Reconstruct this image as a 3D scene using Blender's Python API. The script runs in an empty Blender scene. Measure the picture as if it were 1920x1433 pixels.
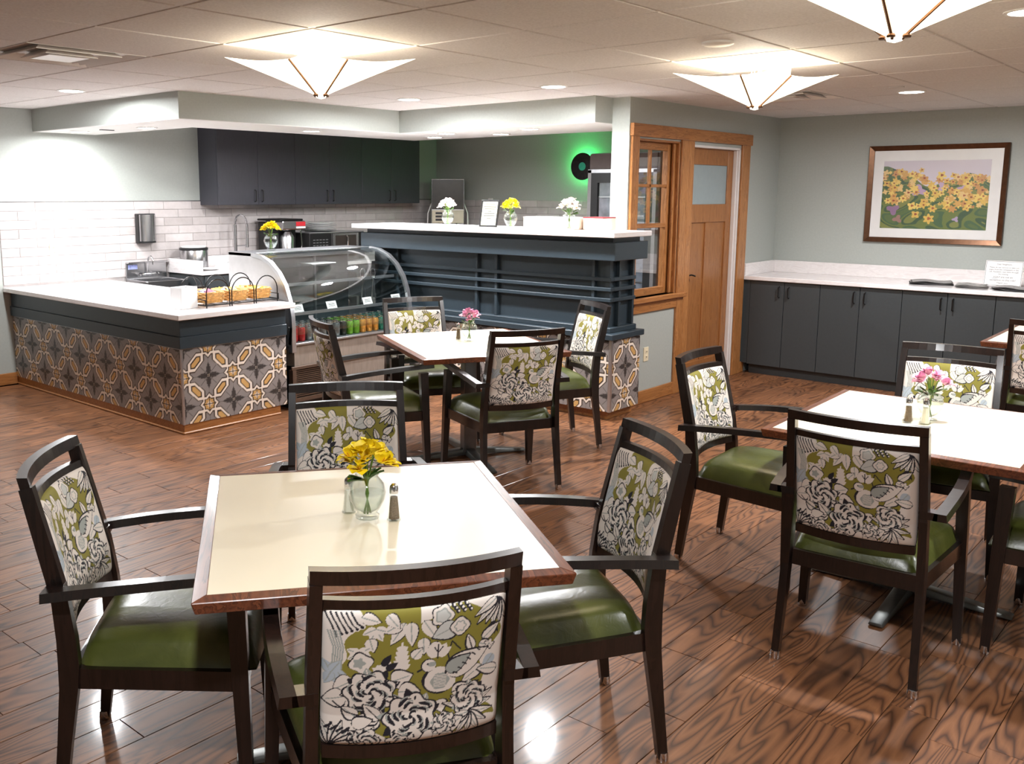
import bpy, bmesh, math, random
import numpy as np
from mathutils import Vector, Matrix, Euler
random.seed(7)
SC = bpy.context.scene
COL = SC.collection
PI = math.pi

# ------------------------------------------------------------------ camera
CAMZ = 1.6995
CEIL = 2.4145
_yaw, _pitch, _roll = math.radians(47.834), math.radians(9.1234), math.radians(-0.1089)
_f = Vector((math.sin(_yaw) * math.cos(_pitch), math.cos(_yaw) * math.cos(_pitch), -math.sin(_pitch)))
_r = Vector((math.cos(_yaw), -math.sin(_yaw), 0))
_d = _f.cross(_r)
_r2 = _r * math.cos(_roll) + _d * math.sin(_roll)
_d2 = -_r * math.sin(_roll) + _d * math.cos(_roll)
cam = bpy.data.cameras.new('camera')
camo = bpy.data.objects.new('camera', cam)
COL.objects.link(camo)
_m = Matrix.Identity(4)
for i in range(3):
    _m[i][0], _m[i][1], _m[i][2] = _r2[i], -_d2[i], -_f[i]
_m[2][3] = CAMZ
camo.matrix_world = _m
cam.sensor_width = 36
cam.lens = 1763.41 / 1920 * 36
cam.shift_x = (960 - 826.74) / 1920
cam.shift_y = -(716.5 - 643.94) / 1920
cam.clip_start = 0.05
SC.camera = camo

# ------------------------------------------------------------------ world, exposure
w = bpy.data.worlds.new('world')
SC.world = w
w.use_nodes = True
w.node_tree.nodes['Background'].inputs[0].default_value = (0.9, 0.95, 1, 1)
w.node_tree.nodes['Background'].inputs[1].default_value = 0.0
SC.view_settings.view_transform = 'Standard'
SC.view_settings.look = 'None'
SC.view_settings.gamma = 1
SC.view_settings.use_curve_mapping = False
SC.view_settings.exposure = 1.15
SC.cycles.use_denoising = True
SC.cycles.max_bounces = 10
SC.cycles.transparent_max_bounces = 16
SC.cycles.sample_clamp_indirect = 6
SC.cycles.caustics_reflective = False
SC.cycles.caustics_refractive = False

# light levels (the room's own lamps)
P_PENDANT = 15.0      # bulb above each glass bowl
E_SHADE = 2.2         # glow of the bowl glass
P_DOWN = 28.0         # recessed downlights
WARM = (1.0, 0.92, 0.78)
COOL = (0.97, 0.98, 1.0)


def s(r, g, b):
    f = lambda c: (c / 255 / 12.92) if c / 255 <= 0.04045 else ((c / 255 + 0.055) / 1.055) ** 2.4
    return (f(r), f(g), f(b))


# ------------------------------------------------------------------ materials
class NT:
    def __init__(self, name):
        self.m = bpy.data.materials.new(name)
        self.m.use_nodes = True
        self.t = self.m.node_tree
        self.p = self.t.nodes['Principled BSDF']
        self.out = self.t.nodes['Material Output']

    def n(self, typ, **kw):
        nd = self.t.nodes.new(typ)
        for k, v in kw.items():
            if k.startswith('_'):
                nd.inputs[k[1:].replace('_', ' ')].default_value = v
            else:
                setattr(nd, k, v)
        return nd

    def l(self, a, b):
        self.t.links.new(a, b)

    def math(self, op, a, b=None, c=None):
        nd = self.n('ShaderNodeMath', operation=op)
        for i, v in enumerate((a, b, c)):
            if v is None:
                continue
            if isinstance(v, (int, float)):
                nd.inputs[i].default_value = v
            else:
                self.l(v, nd.inputs[i])
        return nd.outputs[0]

    def ramp(self, fac, stops):
        nd = self.n('ShaderNodeValToRGB')
        e = nd.color_ramp.elements
        while len(e) < len(stops):
            e.new(0.5)
        for el, (p, c) in zip(e, stops):
            el.position = p
            el.color = (*c, 1) if len(c) == 3 else c
        self.l(fac, nd.inputs[0])
        return nd.outputs[0]

    def set(self, **kw):
        for k, v in kw.items():
            k = k.replace('_', ' ')
            self.p.inputs[k].default_value = (*v, 1) if isinstance(v, tuple) and len(v) == 3 else v
        return self

    def bump(self, h, strength=0.2, dist=0.01):
        nd = self.n('ShaderNodeBump', _Strength=strength, _Distance=dist)
        self.l(h, nd.inputs['Height'])
        self.l(nd.outputs[0], self.p.inputs['Normal'])


MATS = {}


def plain(name, col, rough=0.5, metal=0.0, noise=0.06, scale=18, coat=0.0, bump=0.0, spec=0.5, stretch=(1, 1, 1)):
    """painted / metal / plastic surface with a little uneven tone"""
    k = NT(name)
    k.set(Roughness=rough, Metallic=metal, Coat_Weight=coat, Coat_Roughness=0.1, Specular_IOR_Level=spec)
    tc = k.n('ShaderNodeTexCoord')
    mp = k.n('ShaderNodeMapping')
    mp.inputs['Scale'].default_value = stretch
    k.l(tc.outputs['Object'], mp.inputs[0])
    nz = k.n('ShaderNodeTexNoise', _Scale=scale, _Detail=3.0)
    k.l(mp.outputs[0], nz.inputs['Vector'])
    lo = tuple(max(0, c * (1 - noise)) for c in col)
    hi = tuple(min(1, c * (1 + noise)) for c in col)
    k.l(k.ramp(nz.outputs[0], [(0.3, lo), (0.7, hi)]), k.p.inputs['Base Color'])
    if bump:
        k.bump(nz.outputs[0], bump, 0.002)
    MATS[name] = k.m
    return k.m


def wood(name, dark, mid, light, rough=0.35, scale=1.0, axis='Z', coat=0.0):
    k = NT(name)
    k.set(Roughness=rough, Coat_Weight=coat, Coat_Roughness=0.12)
    tc = k.n('ShaderNodeTexCoord')
    mp = k.n('ShaderNodeMapping')
    sc = {'X': (2.2, 30, 30), 'Y': (30, 2.2, 30), 'Z': (30, 30, 2.2)}[axis]
    mp.inputs['Scale'].default_value = tuple(c * scale for c in sc)
    k.l(tc.outputs['Object'], mp.inputs[0])
    nz = k.n('ShaderNodeTexNoise', _Scale=1.0, _Detail=5.0, _Roughness=0.6, _Distortion=0.6)
    k.l(mp.outputs[0], nz.inputs['Vector'])
    rings = k.math('FRACT', k.math('MULTIPLY', nz.outputs[0], 7.0))
    c = k.ramp(rings, [(0.0, dark), (0.35, mid), (1.0, light)])
    k.l(c, k.p.inputs['Base Color'])
    MATS[name] = k.m
    return k.m


def floor_mat():
    k = NT('oak_floor')
    geo = k.n('ShaderNodeNewGeometry')
    oi = k.n('ShaderNodeObjectInfo')
    rnd = k.math('FRACT', k.math('ADD', k.math('MULTIPLY', oi.outputs['Random'], 7.31), k.math('MULTIPLY', geo.outputs['Random Per Island'], 5.17)))
    cmb = k.n('ShaderNodeCombineXYZ')
    k.l(k.math('MULTIPLY', rnd, 53.0), cmb.inputs[0])
    k.l(k.math('MULTIPLY', rnd, 91.0), cmb.inputs[1])
    k.l(k.math('MULTIPLY', rnd, 17.0), cmb.inputs[2])
    add = k.n('ShaderNodeVectorMath', operation='ADD')
    k.l(geo.outputs['Position'], add.inputs[0])
    k.l(cmb.outputs[0], add.inputs[1])
    mp = k.n('ShaderNodeMapping')
    mp.inputs['Scale'].default_value = (0.9, 6.5, 1)
    k.l(add.outputs[0], mp.inputs[0])
    nz = k.n('ShaderNodeTexNoise', _Scale=1.0, _Detail=2.0, _Roughness=0.4, _Distortion=0.25)
    k.l(mp.outputs[0], nz.inputs['Vector'])
    rings = k.math('PINGPONG', k.math('MULTIPLY', nz.outputs[0], k.math('MULTIPLY_ADD', rnd, 13.0, 13.0)), 0.5)
    mp2 = k.n('ShaderNodeMapping')
    mp2.inputs['Scale'].default_value = (6, 130, 1)
    k.l(add.outputs[0], mp2.inputs[0])
    fine = k.n('ShaderNodeTexNoise', _Scale=1.0, _Detail=4.0, _Roughness=0.7)
    k.l(mp2.outputs[0], fine.inputs['Vector'])
    big = k.n('ShaderNodeTexNoise', _Scale=3.0, _Detail=2.0)
    k.l(add.outputs[0], big.inputs['Vector'])
    base = k.ramp(rings, [(0.0, s(72, 46, 31)), (0.09, s(98, 63, 42)), (0.24, s(124, 82, 54)), (0.5, s(138, 93, 62))])
    v = k.math('MULTIPLY_ADD', k.math('SUBTRACT', fine.outputs[0], 0.5), 0.5, 1.0)
    v = k.math('MULTIPLY', v, k.math('MULTIPLY_ADD', rnd, 0.34, 0.80))
    v = k.math('MULTIPLY', v, k.math('MULTIPLY_ADD', big.outputs[0], 0.5, 0.75))
    mx = k.n('ShaderNodeVectorMath', operation='SCALE')
    k.l(base, mx.inputs[0])
    k.l(v, mx.inputs['Scale'])
    k.l(mx.outputs[0], k.p.inputs['Base Color'])
    k.set(Roughness=0.42, Specular_IOR_Level=0.3, Coat_Weight=0.3, Coat_Roughness=0.10)
    k.bump(fine.outputs[0], 0.05, 0.001)
    MATS['oak_floor'] = k.m


def print_mat(name, attr='print', rough=0.7, coat=0.0, sheen=0.0):
    k = NT(name)
    a = k.n('ShaderNodeAttribute', attribute_name=attr)
    k.l(a.outputs['Color'], k.p.inputs['Base Color'])
    k.set(Roughness=rough, Coat_Weight=coat, Coat_Roughness=0.06, Sheen_Weight=sheen)
    if not coat:
        nz = k.n('ShaderNodeTexNoise', _Scale=900.0, _Detail=1.0)
        tc = k.n('ShaderNodeTexCoord')
        k.l(tc.outputs['Object'], nz.inputs['Vector'])
        k.bump(nz.outputs[0], 0.15, 0.001)
    MATS[name] = k.m
    return k.m


def glass(name, col=(1, 1, 1), rough=0.0, mixt=0.95):
    """thin clear glass: mostly see-through, mirror-like at grazing angles"""
    k = NT(name)
    tr = k.n('ShaderNodeBsdfTransparent')
    tr.inputs[0].default_value = (*col, 1)
    gl = k.n('ShaderNodeBsdfGlossy')
    gl.inputs['Roughness'].default_value = rough
    lw = k.n('ShaderNodeLayerWeight')
    lw.inputs[0].default_value = 0.5
    fac = k.math('MINIMUM', k.math('MULTIPLY_ADD', k.math('POWER', lw.outputs['Facing'], 3.0), 0.7, 1.0 - mixt), 1.0)
    mx = k.n('ShaderNodeMixShader')
    k.l(fac, mx.inputs[0])
    k.l(tr.outputs[0], mx.inputs[1])
    k.l(gl.outputs[0], mx.inputs[2])
    k.l(mx.outputs[0], k.out.inputs[0])
    MATS[name] = k.m
    return k.m


def emit(name, col, strength):
    k = NT(name)
    k.set(Base_Color=(0.8, 0.8, 0.8), Emission_Color=col, Emission_Strength=strength, Roughness=0.4)
    MATS[name] = k.m
    return k.m


def leather_mat():
    k = NT('green_vinyl')
    tc = k.n('ShaderNodeTexCoord')
    oi = k.n('ShaderNodeObjectInfo')
    ad = k.n('ShaderNodeVectorMath', operation='ADD')
    k.l(tc.outputs['Object'], ad.inputs[0])
    k.l(oi.outputs['Location'], ad.inputs[1])
    n1 = k.n('ShaderNodeTexNoise', _Scale=5.0, _Detail=3.0, _Distortion=0.8)
    k.l(ad.outputs[0], n1.inputs['Vector'])
    n2 = k.n('ShaderNodeTexNoise', _Scale=26.0, _Detail=4.0, _Distortion=1.5)
    k.l(ad.outputs[0], n2.inputs['Vector'])
    c = k.ramp(n1.outputs[0], [(0.25, s(56, 62, 24)), (0.5, s(76, 82, 34)), (0.75, s(98, 103, 48))])
    k.l(c, k.p.inputs['Base Color'])
    k.set(Roughness=0.3, Coat_Weight=0.25, Coat_Roughness=0.25)
    k.bump(n2.outputs[0], 0.25, 0.004)
    MATS['green_vinyl'] = k.m


def wall_tile_mat():
    k = NT('glazed_tile')
    oi = k.n('ShaderNodeObjectInfo')
    tc = k.n('ShaderNodeTexCoord')
    ad = k.n('ShaderNodeVectorMath', operation='ADD')
    k.l(tc.outputs['Object'], ad.inputs[0])
    k.l(oi.outputs['Location'], ad.inputs[1])
    nz = k.n('ShaderNodeTexNoise', _Scale=14.0, _Detail=2.0)
    k.l(ad.outputs[0], nz.inputs['Vector'])
    f = k.math('ADD', k.math('MULTIPLY', oi.outputs['Random'], 0.5), k.math('MULTIPLY', nz.outputs[0], 0.5))
    k.l(k.ramp(f, [(0.1, s(176, 168, 166)), (0.9, s(212, 205, 204))]), k.p.inputs['Base Color'])
    k.set(Roughness=0.12)
    k.bump(nz.outputs[0], 0.5, 0.008)
    MATS['glazed_tile'] = k.m


def quartz_mat():
    k = NT('white_quartz')
    tc = k.n('ShaderNodeTexCoord')
    mp = k.n('ShaderNodeMapping')
    mp.inputs['Scale'].default_value = (1.2, 1.2, 6)
    mp.inputs['Rotation'].default_value = (0.3, 0.2, 0.5)
    k.l(tc.outputs['Object'], mp.inputs[0])
    nz = k.n('ShaderNodeTexNoise', _Scale=3.0, _Detail=6.0, _Distortion=2.0)
    k.l(mp.outputs[0], nz.inputs['Vector'])
    k.l(k.ramp(nz.outputs[0], [(0.35, s(226, 219, 218)), (0.5, s(238, 233, 232)), (0.56, s(230, 224, 223)), (0.7, s(240, 236, 235))]), k.p.inputs['Base Color'])
    k.set(Roughness=0.14)
    MATS['white_quartz'] = k.m


def ceiling_mat():
    k = NT('ceiling_tile')
    tc = k.n('ShaderNodeNewGeometry')
    nz = k.n('ShaderNodeTexNoise', _Scale=90.0, _Detail=3.0)
    k.l(tc.outputs['Position'], nz.inputs['Vector'])
    k.l(k.ramp(nz.outputs[0], [(0.3, s(210, 205, 203)), (0.7, s(226, 222, 220))]), k.p.inputs['Base Color'])
    k.set(Roughness=0.85)
    k.bump(nz.outputs[0], 0.15, 0.003)
    MATS['ceiling_tile'] = k.m


floor_mat(); leather_mat(); wall_tile_mat(); quartz_mat(); ceiling_mat()
plain('wall_paint', s(172, 177, 172), 0.6, noise=0.03, scale=60, bump=0.05)
plain('soffit_paint', s(176, 177, 166), 0.6, noise=0.03, scale=60, bump=0.05)
plain('soffit_white', s(226, 226, 224), 0.6, noise=0.02)
plain('grid_white', s(206, 200, 196), 0.5, noise=0.02)
plain('floor_gap', s(38, 24, 18), 0.8)
plain('grout', s(168, 162, 160), 0.8)
plain('charcoal_paint', s(58, 62, 64), 0.42, noise=0.05, scale=50)
plain('slate_paint', s(47, 58, 66), 0.38, noise=0.04, scale=40)
plain('counter_paint', s(40, 47, 49), 0.42, noise=0.05, scale=40)
plain('cabinet_grain', s(58, 58, 66), 0.42, noise=0.14, scale=14, stretch=(40, 40, 1))
plain('black_plastic', s(22, 22, 23), 0.35)
plain('black_metal', s(24, 22, 22), 0.35, metal=0.4)
plain('dark_rubber', s(15, 15, 15), 0.7)
plain('steel', s(190, 190, 192), 0.24, metal=1.0, noise=0.08, stretch=(1, 1, 30))
plain('chrome', s(222, 222, 224), 0.08, metal=1.0, noise=0.01)
plain('base_steel', s(122, 124, 122), 0.35, metal=0.9)
plain('aluminium', s(205, 206, 210), 0.3, metal=0.9, noise=0.03)
plain('white_plastic', s(236, 234, 232), 0.35, noise=0.02)
plain('white_china', s(240, 240, 240), 0.12, noise=0.01)
plain('ivory_plastic', s(232, 220, 190), 0.4, noise=0.02)
plain('white_paint', s(232, 228, 226), 0.4, noise=0.02)
plain('laminate', s(240, 229, 202), 0.34, noise=0.02, scale=4)
plain('notice_paper', s(238, 237, 206), 0.7, noise=0.02)
plain('paper', s(242, 240, 238), 0.7, noise=0.02)
plain('paper_pink', s(236, 150, 176), 0.6, noise=0.3, scale=60)
plain('paper_yellow', s(244, 226, 70), 0.6, noise=0.2, scale=60)
plain('paper_blue', s(150, 160, 215), 0.6, noise=0.3, scale=60)
plain('ink', s(60, 58, 66), 0.7)
plain('ink_grey', s(84, 86, 76), 0.7)
plain('red_ink', s(200, 40, 50), 0.5)
plain('cream_card', s(238, 218, 200), 0.6, noise=0.02)
plain('maroon_card', s(150, 50, 55), 0.6)
plain('newsprint', s(92, 90, 92), 0.8, noise=0.6, scale=30)
plain('newsprint_light', s(196, 192, 190), 0.8, noise=0.15, scale=40)
plain('case_laminate', s(140, 128, 118), 0.5, noise=0.12, scale=10, stretch=(6, 6, 1))
plain('case_bronze', s(96, 78, 66), 0.4, metal=0.3, noise=0.05)
plain('case_interior', s(96, 102, 104), 0.35, metal=0.3)
plain('purple_steel', s(194, 193, 194), 0.3, metal=0.7, noise=0.04)
plain('dark_screen', s(50, 44, 40), 0.25)
plain('beige_plastic', s(208, 196, 176), 0.4)
plain('brown_panel', s(104, 92, 88), 0.5)
plain('fridge_grey', s(140, 138, 138), 0.35, metal=0.4)
plain('fridge_inside', s(120, 126, 138), 0.5, noise=0.5, scale=9)
plain('record_black', s(40, 36, 36), 0.22, noise=0.2, scale=30)
plain('wall_dim', s(150, 152, 150), 0.7)
plain('frosted', s(150, 163, 166), 0.5, noise=0.03)
plain('gold_bronze', s(96, 66, 46), 0.3, metal=0.7, noise=0.15, scale=30)
plain('stem_green', s(96, 130, 40), 0.5, noise=0.25, scale=40)
plain('leaf_green', s(58, 92, 26), 0.45, noise=0.3, scale=40)
plain('petal_yellow', s(252, 222, 30), 0.5, noise=0.08, scale=60)
plain('petal_orange', s(226, 160, 40), 0.5, noise=0.2, scale=60)
plain('petal_pink', s(226, 160, 190), 0.5, noise=0.22, scale=70)
plain('petal_white', s(248, 236, 230), 0.5, noise=0.06, scale=60)
plain('pepper', s(122, 104, 84), 0.9, noise=0.5, scale=400)
plain('salt', s(240, 236, 220), 0.9, noise=0.04, scale=300)
plain('wicker', s(206, 156, 88), 0.6, noise=0.3, scale=60)
plain('can_red', s(178, 44, 44), 0.3, metal=0.4, noise=0.3, scale=40)
plain('can_grey', s(120, 128, 128), 0.3, metal=0.6, noise=0.3, scale=40)
plain('can_black', s(34, 44, 36), 0.3, metal=0.3, noise=0.3, scale=40)
plain('can_lime', s(110, 170, 50), 0.3, metal=0.3, noise=0.2, scale=40)
plain('can_orange', s(214, 150, 66), 0.3, metal=0.4, noise=0.3, scale=40)
plain('can_teal', s(40, 118, 96), 0.3, metal=0.4, noise=0.35, scale=50)
plain('stainless_dark', s(120, 118, 118), 0.3, metal=0.9, noise=0.1)
wood('dark_frame', s(16, 10, 8), s(25, 16, 13), s(35, 22, 18), 0.3, 0.7, 'Z', 0.35)
wood('table_edge', s(74, 38, 24), s(100, 54, 34), s(126, 72, 46), 0.3, 0.6, 'X', 0.3)
wood('oak_trim', s(136, 86, 44), s(168, 111, 60), s(186, 130, 80), 0.38, 0.8, 'Z', 0.15)
wood('oak_trim_flat', s(136, 86, 44), s(162, 106, 58), s(178, 122, 72), 0.38, 0.8, 'X', 0.15)
wood('oak_door', s(134, 86, 46), s(154, 100, 55), s(166, 112, 65), 0.4, 0.7, 'Z', 0.12)
wood('toe_wood', s(72, 44, 24), s(92, 58, 32), s(110, 72, 42), 0.35, 0.8, 'X', 0.2)
print_mat('floral_fabric', rough=0.75)
print_mat('pattern_tile', rough=0.35)
print_mat('art_print', rough=0.5, coat=0.6)
glass('clear_glass', (0.95, 0.975, 0.965), mixt=0.93)
glass('picture_glass', (0.99, 0.99, 0.99), 0.22, 0.97)
glass('case_glass', (0.93, 0.96, 0.96), mixt=0.93)
glass('pane_glass', (0.95, 0.96, 0.96), mixt=0.92)
glass('water', (0.96, 0.98, 0.97), mixt=0.98)
glass('acrylic', (0.98, 0.98, 0.99), mixt=0.97)
emit('lamp_glass', (1.0, 0.92, 0.74), E_SHADE)
MATS['lamp_glass'].node_tree.nodes['Principled BSDF'].inputs['Base Color'].default_value = (*s(200, 184, 140), 1)
emit('lamp_disc', (1.0, 0.96, 0.92), 14.0)
emit('led_strip', (0.05, 1.0, 0.22), 15.0)
plain('teal_label', s(60, 200, 165), 0.35)


# ------------------------------------------------------------------ mesh building
class B:
    def __init__(self):
        self.bm = bmesh.new()

    def _bev(self, faces, bev, seg=1):
        if bev > 0:
            ed = list({e for f in faces for e in f.edges})
            bmesh.ops.bevel(self.bm, geom=ed, offset=bev, segments=seg, affect='EDGES', clamp_overlap=True, profile=0.6)

    def hexa(self, p, bev=0, seg=1):
        """8 points: bottom ring 0-3 then top ring 4-7"""
        v = [self.bm.verts.new(q) for q in p]
        fs = [self.bm.faces.new([v[i] for i in ix]) for ix in ((3, 2, 1, 0), (4, 5, 6, 7), (0, 1, 5, 4), (1, 2, 6, 5), (2, 3, 7, 6), (3, 0, 4, 7))]
        self._bev(fs, bev, seg)
        return self

    def box(self, x0, x1, y0, y1, z0, z1, bev=0, seg=1):
        return self.hexa([(x0, y0, z0), (x1, y0, z0), (x1, y1, z0), (x0, y1, z0), (x0, y0, z1), (x1, y0, z1), (x1, y1, z1), (x0, y1, z1)], bev, seg)

    def loft(self, rings, caps=True, closed=True):
        vs = [[self.bm.verts.new(p) for p in r] for r in rings]
        n = len(vs[0])
        for a, b in zip(vs, vs[1:]):
            for i in range(n if closed else n - 1):
                j = (i + 1) % n
                self.bm.faces.new((a[i], a[j], b[j], b[i]))
        if caps and closed:
            self.bm.faces.new(vs[0][::-1])
            self.bm.faces.new(vs[-1])
        return self

    def beam(self, path, sizes, side=(1, 0, 0)):
        """rectangular bar; sizes = (width along `side`, depth across)"""
        sd = Vector(side).normalized()
        P = [Vector(p) for p in path]
        if isinstance(sizes, tuple):
            sizes = [sizes] * len(P)
        rings = []
        for i, p in enumerate(P):
            t = (P[min(i + 1, len(P) - 1)] - P[max(i - 1, 0)]).normalized()
            s2 = (sd - t * sd.dot(t)).normalized()
            d = t.cross(s2).normalized()
            w_, d_ = sizes[i][0] / 2, sizes[i][1] / 2
            rings.append([p + s2 * a * w_ + d * b * d_ for a, b in ((-1, -1), (1, -1), (1, 1), (-1, 1))])
        return self.loft(rings)

    def tube(self, path, r, n=8, closed=False):
        P = [Vector(p) for p in path]
        m = len(P)
        rings = []
        prev = None
        for i, p in enumerate(P):
            a = P[(i - 1) % m] if closed else P[max(i - 1, 0)]
            b = P[(i + 1) % m] if closed else P[min(i + 1, m - 1)]
            t = (b - a).normalized()
            if prev is None:
                prev = Vector((0, 0, 1)) if abs(t.z) < 0.9 else Vector((1, 0, 0))
            u = (prev - t * prev.dot(t)).normalized()
            prev = u
            v = t.cross(u)
            rr = r[i] if isinstance(r, (list, tuple)) else r
            rings.append([p + (u * math.cos(2 * PI * k / n) + v * math.sin(2 * PI * k / n)) * rr for k in range(n)])
        if closed:
            rings.append(rings[0])
            return self.loft(rings, caps=False)
        return self.loft(rings)

    def lathe(self, prof, n=24, c=(0, 0, 0), sx=1, sy=1):
        rings = [[(c[0] + r * sx * math.cos(2 * PI * k / n), c[1] + r * sy * math.sin(2 * PI * k / n), c[2] + z) for k in range(n)] for r, z in prof]
        return self.loft(rings, caps=True)

    def prism(self, pts, a0, a1, axis='y', bev=0):
        """extrude 2D polygon; axis='y': pts are (x,z); 'x': (y,z); 'z': (x,y)"""
        def P(p, a):
            return {'y': (p[0], a, p[1]), 'x': (a, p[0], p[1]), 'z': (p[0], p[1], a)}[axis]
        v0 = [self.bm.verts.new(P(p, a0)) for p in pts]
        v1 = [self.bm.verts.new(P(p, a1)) for p in pts]
        n = len(pts)
        fs = [self.bm.faces.new(v0), self.bm.faces.new(v1[::-1])]
        for i in range(n):
            j = (i + 1) % n
            fs.append(self.bm.faces.new((v0[j], v0[i], v1[i], v1[j])))
        self._bev(fs, bev)
        return self

    def surf(self, fn, nu, nv, flip=False):
        vs = [[self.bm.verts.new(fn(i / nu, j / nv)) for j in range(nv + 1)] for i in range(nu + 1)]
        for i in range(nu):
            for j in range(nv):
                q = (vs[i][j], vs[i + 1][j], vs[i + 1][j + 1], vs[i][j + 1])
                self.bm.faces.new(q[::-1] if flip else q)
        return self

    def mesh(self, name, mat, smooth=None):
        bmesh.ops.recalc_face_normals(self.bm, faces=self.bm.faces)
        me = bpy.data.meshes.new(name)
        self.bm.to_mesh(me)
        self.bm.free()
        if mat:
            me.materials.append(MATS[mat])
        if smooth is not None:
            me.shade_smooth()
            if smooth:
                me.set_sharp_from_angle(angle=math.radians(smooth))
        return me

    def build(self, name, mat, parent=None, smooth=None, loc=None, rot=None):
        return obj(name, self.mesh(name, mat, smooth), parent, loc, rot)


def obj(name, me, parent=None, loc=None, rot=None):
    o = bpy.data.objects.new(name, me)
    COL.objects.link(o)
    if parent is not None:
        o.parent = parent
    if loc is not None:
        o.location = loc
    if rot is not None:
        o.rotation_euler = rot
    return o


def tag(o, label, cat, group=None):
    o['label'] = label
    o['category'] = cat
    if group:
        o['group'] = group
    return o


def thing(name, label, cat, loc=(0, 0, 0), rz=0, group=None):
    o = obj(name, None, None, loc, (0, 0, rz))
    o.empty_display_size = 0.1
    return tag(o, label, cat, group)


def struct(o):
    o['kind'] = 'structure'
    return o


def dup(root, loc=None, rz=None, label=None, group=None):
    def cp(o, par):
        c = o.copy()
        COL.objects.link(c)
        c.parent = par
        for ch in o.children:
            cp(ch, c)
        return c
    r = cp(root, None)
    if loc is not None:
        r.location = loc
    if rz is not None:
        r.rotation_euler = (0, 0, rz)
    if label:
        r['label'] = label
    if group:
        r['group'] = group
    return r


def paint(me, cols):
    """per-vertex print colours"""
    at = me.color_attributes.new('print', 'FLOAT_COLOR', 'POINT')
    c = np.ones((len(me.vertices), 4), dtype=np.float32)
    c[:, :3] = cols
    at.data.foreach_set('color', c.ravel())


def text(body, size, mat, parent, mtx, name='lettering', align='CENTER', extrude=0.0004):
    cu = bpy.data.curves.new('txt', 'FONT')
    cu.body = body
    cu.size = size
    cu.align_x = align
    cu.extrude = extrude
    cu.resolution_u = 2
    t = bpy.data.objects.new('txt', cu)
    COL.objects.link(t)
    dg = bpy.context.evaluated_depsgraph_get()
    me = bpy.data.meshes.new_from_object(t.evaluated_get(dg))
    bpy.data.objects.remove(t)
    bpy.data.curves.remove(cu)
    me.materials.clear()
    me.materials.append(MATS[mat])
    o = obj(name, me, parent)
    o.matrix_local = mtx
    return o


def frame_mtx(o, xax, yax):
    x = Vector(xax).normalized()
    y = Vector(yax).normalized()
    z = x.cross(y)
    m = Matrix.Identity(4)
    for i in range(3):
        m[i][0], m[i][1], m[i][2], m[i][3] = x[i], y[i], z[i], o[i]
    return m


def light(name, typ, loc, power, col, size=0.1, rot=None, spread=None, parent=None, spot=None):
    L = bpy.data.lights.new(name, typ)
    L.energy = power
    L.color = col
    if typ == 'AREA':
        L.shape = 'DISK'
        L.size = size
        if spread:
            L.spread = spread
    else:
        L.shadow_soft_size = size
        if typ == 'SPOT':
            L.spot_size = spot or 2.0
            L.spot_blend = 0.6
    o = bpy.data.objects.new(name, L)
    COL.objects.link(o)
    o.location = loc
    if rot:
        o.rotation_euler = rot
    if parent is not None:
        o.parent = parent
    return o


# ================================================================== THE ROOM
NW, EW = 8.37, 9.149                  # inner faces of wall_north (y) and wall_east (x)
SW, WW = -2.6, -2.2                   # walls behind the camera
PY0, PY1 = 3.836, 3.99                # partition with window and door
T = 0.67056
GX0, GY0 = 2.1516, 3.3297
X0, X1, Y0, Y1 = WW, EW, SW, NW

# ---- floor
fl = struct(B().box(X0, X1, Y0, Y1, -0.06, -0.012).build('floor', 'floor_gap'))
PW, PGAP = 0.1525, 0.0022
rows = int((Y1 - Y0) / PW) + 1
planks = []
rr = random.Random(3)
r0 = 1.1530 - math.ceil((1.1530 - Y0) / PW) * PW
for r in range(rows + 1):
    ya = r0 + r * PW
    if ya + PW > Y1 + 0.01 or ya < Y0 - 0.16:
        continue
    x = X0 - rr.uniform(0, 0.9)
    while x < X1:
        L = rr.choice((0.46, 0.64, 0.64, 0.8, 0.95, 1.1))
        a, b = max(x, X0), min(x + L, X1)
        if b - a > 0.03:
            planks.append((a, b, max(ya, Y0), min(ya + PW, Y1)))
        x += L


def cam_uv(p):
    q = Vector(p) - Vector((0, 0, CAMZ))
    z = q.dot(_f)
    if z <= 0.05:
        return None
    return (826.74 + 1763.41 * q.dot(_r2) / z, 643.94 + 1763.41 * q.dot(_d2) / z, z)


def plank_score(p):
    c = cam_uv(((p[0] + p[1]) / 2, (p[2] + p[3]) / 2, 0))
    if c is None or not (-60 < c[0] < 1980 and 560 < c[1] < 1500):
        return 0
    x, y = (p[0] + p[1]) / 2, (p[2] + p[3]) / 2
    if x > 3.6 and y > 5.6 or x > 6.0 and y > 3.7:      # under the counters / in the kitchen
        return 0
    return (p[1] - p[0]) / c[2] ** 3


planks.sort(key=plank_score, reverse=True)
pm = {}
for a, b, c, d in planks[:300]:
    key = (round(b - a, 3), round(d - c, 3))
    if key not in pm:
        hx, hy = (b - a - PGAP) / 2, (d - c - PGAP) / 2
        pm[key] = B().box(-hx, hx, -hy, hy, -0.014, 0.0, 0.0012).mesh('plank', 'oak_floor')
    obj('plank', pm[key], fl, ((a + b) / 2, (c + d) / 2, 0))
bb = B()
for a, b, c, d in planks[300:]:
    g = PGAP / 2
    bb.box(a + g, b - g, c + g, d - g, -0.014, 0.0)
pf = bb.build('plank_field', 'oak_floor', fl)
pf['kind'] = 'stuff'

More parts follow.
